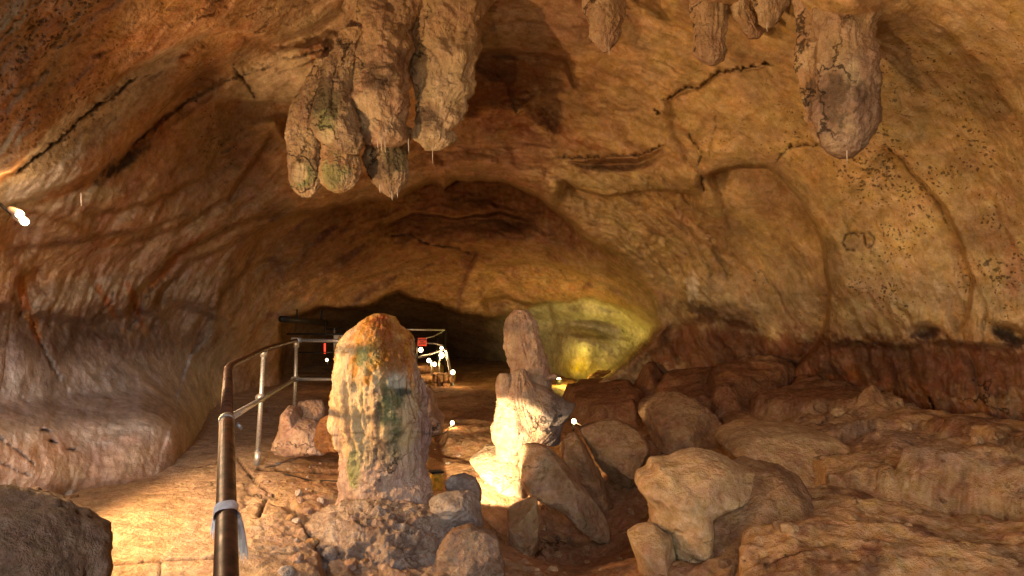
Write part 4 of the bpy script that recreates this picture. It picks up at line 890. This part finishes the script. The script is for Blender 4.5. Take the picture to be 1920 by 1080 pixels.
# the rag tied round the rail
def rag():
    c0 = pc[1].lerp(pc[2], .27); dd = (pc[2] - pc[1]).normalized(); V = []; F = []
    rs_ = np.random.RandomState(4)
    side = dd.cross(Vector((0, 0, 1))).normalized()
    # wrap
    n = 20
    for i in range(7):
        for j in range(n):
            a = 2 * math.pi * j / n; rr_ = .029 + .003 * math.sin(3 * a + i)
            V.append(c0 + dd * (i - 3) * .009 + (side * math.cos(a) + Vector((0, 0, 1)) * math.sin(a)) * rr_)
    for i in range(6):
        for j in range(n): F.append((i * n + j, i * n + (j + 1) % n, (i + 1) * n + (j + 1) % n, (i + 1) * n + j))
    o = mesh_obj('rag', np.array([v[:] for v in V]), F, M_CLOTH, loc=c0[:])
    tag(o, 'frayed white rag tied round the near brown handrail', 'rag')
    for s_, ln, nm in ((1, .10, 18), (-1, .05, 2)):
        V = []; F = []
        for q in range(nm * 3):
            st = c0 + side * (.024 * s_) + dd * (rs_.uniform(-.028, .028)); L = ln * rs_.uniform(.7, 1.15); w = rs_.uniform(.001, .0028)
            pts = []; out = rs_.uniform(.15, .5); ph_ = rs_.uniform(0, 6)
            for i in range(9):
                t = i / 8; pts.append(st + side * s_ * (out * L * (t ** .6) * .55) + Vector((0, 0, -1)) * (L * t ** 1.3) + dd * (.006 * math.sin(ph_ + 5 * t)))
            b0 = len(V)
            for i, p_ in enumerate(pts):
                for j in range(6):
                    a = math.pi / 3 * j; V.append(p_ + (dd * math.cos(a) + side * math.sin(a)) * w * (1 - .4 * i / 8))
            for i in range(8):
                for j in range(6): F.append((b0 + i * 6 + j, b0 + i * 6 + (j + 1) % 6, b0 + (i + 1) * 6 + (j + 1) % 6, b0 + (i + 1) * 6 + j))
        t_ = mesh_obj('loose_end', np.array([v[:] for v in V]), F, M_CLOTH)
        t_.parent = o; t_.matrix_parent_inverse = Matrix.Translation(-Vector(o.location))
rag()
# black cable lying across the clay
cab = [P(484, 880, 6.1), P(530, 883, 6.05), P(580, 880, 6.1), P(615, 886, 6.0), P(660, 888, 5.9)]
cab = [Vector((q[0], q[1], ground(q[0], q[1]) + .008)) for q in cab]
tag(tube('cable', smooth_path(cab, rnd=.2), .006, M_BLACK, seg=8), 'thin black cable lying on the clay between post and big stalagmite', 'cable')

# ------------------------------------------------------------------ far walkway, railings, signs
def line(name, pts, rad, mat, parent): return tube(name, [vec(P(*p)) for p in pts], rad, mat, parent, seg=10)
far = empty('far_railing', vec(P(835, 745, 14)), 'thin lit railing of the far walkway behind the right side of the big stalagmite', 'railing')
line('top_rail', [(700,617,15.2),(835,619,15.2)], .022, M_GALV, far)
line('post', [(835,618,15.2),(834,730,15.2)], .022, M_DARK, far); line('post', [(820,618,15.6),(819,720,15.6)], .022, M_DARK, far)
line('rope', [(798,634,14.8),(812,631,15),(826,624,15.2),(835,618,15.2)], .013, M_GALV, far)
line('mid_rail', [(770,643,15),(815,644,15),(830,648,14.6)], .018, M_GALV, far)
line('mid_rail', [(785,670,14.6),(805,665,14.3),(825,657,13.9),(836,655,13.8)], .022, M_GALV, far)
line('leaning_post', [(836,655,13.8),(846,705,13.6),(854,748,13.4)], .028, M_GALV, far)
line('post', [(781,636,14.6),(781,690,14.6)], .025, M_DARK, far)
line('post', [(809,676,14.2),(809,706,14.2)], .018, M_GALV, far)
line('post', [(824,668,13.9),(824,705,13.9)], .014, M_GALV, far)
far2 = empty('far_railing', vec(P(590, 700, 14.5)), 'dark railing in front of the black passage at far left', 'railing')
line('top_rail', [(538,626,13.2),(700,627,13.2)], .018, M_DARK, far2); line('upper_rail', [(612,617,14.2),(700,617,14.2)], .016, M_DARK, far2)
line('low_rail', [(560,661,13.6),(660,660,13.6)], .014, M_DARK, far2)
line('post', [(627,615,14.2),(626,670,14.2)], .016, M_GALV, far2); line('post', [(610,600,14.4),(609,650,14.4)], .012, M_DARK, far2)
line('red_lit_line', [(609,644,13.9),(609,663,13.9)], .018, plain('red_glow', (.8, .03, .02), .4, emit=.6, ecol=(1, .05, .02)), far2)  # red lit line, its glow given by emission
pp = empty('overhead_pipe', vec(P(527, 598, 13)), 'dark pipe with a bright end hanging under the low ceiling at far left', 'pipe')
line('pipe', [(527,598,12.6),(560,600,13.2),(612,606,15)], .06, M_DARK, pp); line('hanger', [(557,580,13.2),(557,600,13.2)], .015, M_DARK, pp)
line('hanger', [(604,580,15),(602,604,15)], .02, M_DARK, pp)

def text_mesh(txt, size, origin, mat, parent, extr=.002):
    c = bpy.data.curves.new('lettering', 'FONT'); c.body = txt; c.size = size; c.align_x = 'CENTER'; c.align_y = 'CENTER'; c.extrude = extr; c.offset = size * .02
    o = bpy.data.objects.new('lettering_tmp', c); COL.objects.link(o)
    bpy.context.view_layer.update(); dg = bpy.context.evaluated_depsgraph_get(); me = bpy.data.meshes.new_from_object(o.evaluated_get(dg))
    bpy.data.objects.remove(o); me.materials.clear(); me.materials.append(mat)
    me.transform(Matrix.Rotation(R(90), 4, 'X'))
    t = bpy.data.objects.new('lettering', me); COL.objects.link(t); t.parent = parent; t.location = Vector(origin) - parent.location
    return t
sc_ = vec(P(791.5, 641, 14.3)); sg = empty('warning_sign', sc_, 'orange-red danger no entry sign hung on the far walkway rail', 'sign')
box('sign_panel', sc_, (.19, .012, .17), M_SIGNRED, sg, bev=.002)
for k, w_ in enumerate(('DANGER', 'NO', 'ENTRY')): text_mesh(w_, .046, sc_ + Vector((0, -.009, .045 - .045 * k)), M_INK, sg)
sw = vec(P(640, 637, 13.8)); sg2 = empty('warning_sign', sw, 'white sign with a black bordered warning triangle on the far left railing', 'sign')
box('sign_panel', sw, (.30, .012, .21), M_SIGNWHITE, sg2, bev=.002)
def tri(name, c, s, mat, y):
    V = [(c.x - s, c.y + y, c.z - s * .6), (c.x + s, c.y + y, c.z - s * .6), (c.x, c.y + y, c.z + s * 1.05)]
    V += [(a, b - .002, d) for a, b, d in V]
    o = mesh_obj(name, V, [(0,1,2),(5,4,3),(0,3,4,1),(1,4,5,2),(2,5,3,0)], mat, smooth=False); o.parent = sg2; o.matrix_parent_inverse = Matrix.Translation(-sg2.location)
tri('triangle_border', sw + Vector((-.03, 0, .0)), .085, M_INK, -.008); tri('triangle_field', sw + Vector((-.03, 0, .002)), .062, M_YELLOW, -.012)
tube('pictogram', [sw + Vector((-.05, -.016, -.03)), sw + Vector((-.03, -.016, .0)), sw + Vector((-.005, -.016, -.03))], .009, M_INK, sg2, seg=6)

# masonry pier and steps of the far walkway
def blocks():
    rs_ = np.random.RandomState(9)
    pr = empty('stone_pier', vec(P(830, 755, 13.6)), 'rough masonry pier at the corner of the far walkway', 'pier')
    STN = default_color((.38, .22, .1), (.22, .1, .05), (.5, .34, .18), 6)
    for r0, (y0_, y1_) in enumerate([(700,716),(716,732),(732,754)]):
        x = 812
        while x < 846:
            w = rs_.uniform(9, 15); rock('block', [(x,y0_),(x+w-1,y0_+1),(x+w-1,y1_-1),(x+1,y1_)], 13.6 + rs_.uniform(-.08,.08), .22, '', color=STN, sub=4, amp=.02, planes=3, p=5, parent=pr); x += w
    st_ = empty('walkway_steps', vec(P(795, 720, 14.2)), 'lit flat stone steps leading up to the far walkway', 'steps')
    rock('step', [(776,706),(812,704),(812,714),(776,716)], 14.2, .5, '', color=STN, sub=4, amp=.01, planes=2, p=6, parent=st_)
    rock('step', [(778,684),(815,682),(832,690),(832,700),(778,702)], 15.2, .6, '', color=STN, sub=4, amp=.02, planes=2, p=6, parent=st_)
    rock('step', [(778,716),(812,714),(818,760),(778,765)], 14.4, .5, '', color=STN, sub=4, amp=.06, planes=3, p=4, parent=st_)
blocks()

# ------------------------------------------------------------------ the lamps
def bulb_lamp(px, py, D, rpx, power, label, group=None, color=WARM, stem=None, hood=False, lampr=.03, ldir=None):
    c = vec(P(px, py, D)); rad = .8 * rpx / FPX * D
    e = empty('cave_lamp', c, label, 'lamp', group)
    dv, f = ico(3); V = np.array(c) + dv * rad * np.array([1, .7, 1.1])
    b = mesh_obj('bulb', V, f, M_BULB); b.parent = e; b.matrix_parent_inverse = Matrix.Translation(-c)
    tube('socket', [c + Vector((0, .6 * rad, 0)), c + Vector((0, 1.6 * rad, 0)), c + Vector((0, 2.2 * rad, 0))], [rad * 1.0, rad * .9, rad * .5], M_DARK, e, seg=12)
    if stem: tube('stem', [c + Vector((0, rad * 1.6, 0)), c + Vector((0, rad * 1.6, -stem))], .012, M_DARK, e, seg=8)
    l = lamp('glow', c + (Vector(ldir) if ldir else Vector((0, -rad * 1.6, 0))), power, color, radius=max(lampr, rad))
    l.parent = e; l.matrix_parent_inverse = Matrix.Translation(-c)
    return e
BL = [(789,656,14.6,5,16,'round lamp directly beneath the orange-red sign',None),(828,653,14.4,3.6,10,'small upper lamp at the end of the far rail',None),(828,666,14.0,6,30,'largest round lamp at the corner of the far rail',None),
      (836,658,13.8,3,8,'tiny lamp right of the largest round one on the far rail',None),(804,676,14.2,4.5,16,'lamp standing left of the masonry pier top',None),(814.5,683,13.9,4.5,16,'lamp on a thin post just above the masonry pier',None),
      (778,673,14.8,3,10,'low lamp half hidden by the right flank of the big stalagmite',None),(849,698,13.2,5,30,'oval lamp on the leaning rail post beside the masonry pier',None),(848,793,8.8,4.5,10,'small lamp on the ground between the two stalagmites',None),
      (613,675,13.5,3,6,'small lamp in the dark recess left of the big stalagmite',None),(1076,790,8.0,5.5,16,'lamp on the rock right of the narrow stalagmite',None)]
for b_ in BL: bulb_lamp(*b_[:4], b_[4] * .3, b_[5], b_[6], stem=.12)

# twin wall floodlight at the left edge
tw = vec(P(30, 404, 4.55)); te = empty('wall_floodlight', tw, 'twin bright floodlight on a bracket at the left edge of the wall', 'lamp')
ax_ = Vector((.85, -.45, -.35)).normalized()
for off in (Vector((0, 0, .022)), Vector((.035, 0, -.028))):
    q = tw + off
    tube('lamp_head', [q - ax_ * .10, q - ax_ * .06, q + ax_ * .03, q + ax_ * .045], [.012, .022, .03, .028], M_DARK if False else plain('lamp_shell', (.5, .4, .3), .4, .4), te, seg=16)
    tube('bulb', [q + ax_ * .035, q + ax_ * .06, q + ax_ * .072], [.026, .022, .008], M_BULBHOT, te, seg=16)
tube('bracket', [vec(P(-30, 384, 4.7)), vec(P(0, 383, 4.65)), tw - ax_ * .09], .012, M_DARK, te, seg=10)
for (loc_, pw, sp, tg) in [(tw + ax_ * .1, 230, 150, Vector((1.5, 4.6, .4))), (tw + ax_ * .1 + Vector((0,0,.02)), 125, 110, Vector((-2.2, 5.4, 0)))]:
    l = lamp('flood_beam', loc_, pw, (1, .66, .36), 'SPOT', tg, sp, .7, .04); l.parent = te; l.matrix_parent_inverse = Matrix.Translation(-tw)
l = lamp('flood_spill', tw + Vector((.05, -.05, .12)), 7, WARM, radius=.05); l.parent = te; l.matrix_parent_inverse = Matrix.Translation(-tw)

# amber floodlight hidden at the back of the big stalagmite, aimed at the narrow one
fq = vec(P(818, 903, 5.75)); fe = empty('ground_floodlight', fq, 'amber box lamp on the ground behind the foot of the big stalagmite', 'lamp')
box('housing', fq, (.10, .08, .14), M_AMBER, fe, rot=.4, bev=.012); box('visor', fq + Vector((0, -.01, .085)), (.11, .1, .015), M_DARK, fe, rot=.4)
l = lamp('beam', fq + Vector((.09, .12, .04)), 420, (1, .74, .42), 'SPOT', vec(P(955, 850, 7.1)), 62, .12, .02); l.parent = fe; l.matrix_parent_inverse = Matrix.Translation(-fq)
# yellow lamp hidden low in the alcove
al = vec(P(1048, 722, 14.2)); ae = empty('alcove_lamp', al, 'yellow lamp low in the alcove behind the narrow stalagmite', 'lamp')
tube('housing', [al, al + Vector((0, 0, .08)), al + Vector((0, 0, .12))], [.05, .06, .05], M_DARK, ae)
tube('bulb', [al + Vector((0, 0, .12)), al + Vector((0, 0, .15))], [.045, .02], M_BULB, ae)
l = lamp('glow', al + Vector((0.1, -.3, .2)), 62, (1, .80, .16), radius=.08); l.parent = ae; l.matrix_parent_inverse = Matrix.Translation(-al)

# wiring of the small lamps on the rocks
for pts, lab in [([(1078,792,7.95),(1100,803,7.7),(1130,800,7.6),(1165,806,7.7),(1185,812,7.8)], 'dark lamp cable running right from the lamp on the rock by the narrow stalagmite'),
                 ([(848,797,8.75),(835,812,8.4),(812,818,8.0),(790,826,7.6)], 'thin dark cable from the ground lamp between the two stalagmites')]:
    tag(tube('cable', smooth_path([vec(P(*p)) for p in pts], rnd=.1), .007, M_BLACK, seg=8), lab, 'cable')
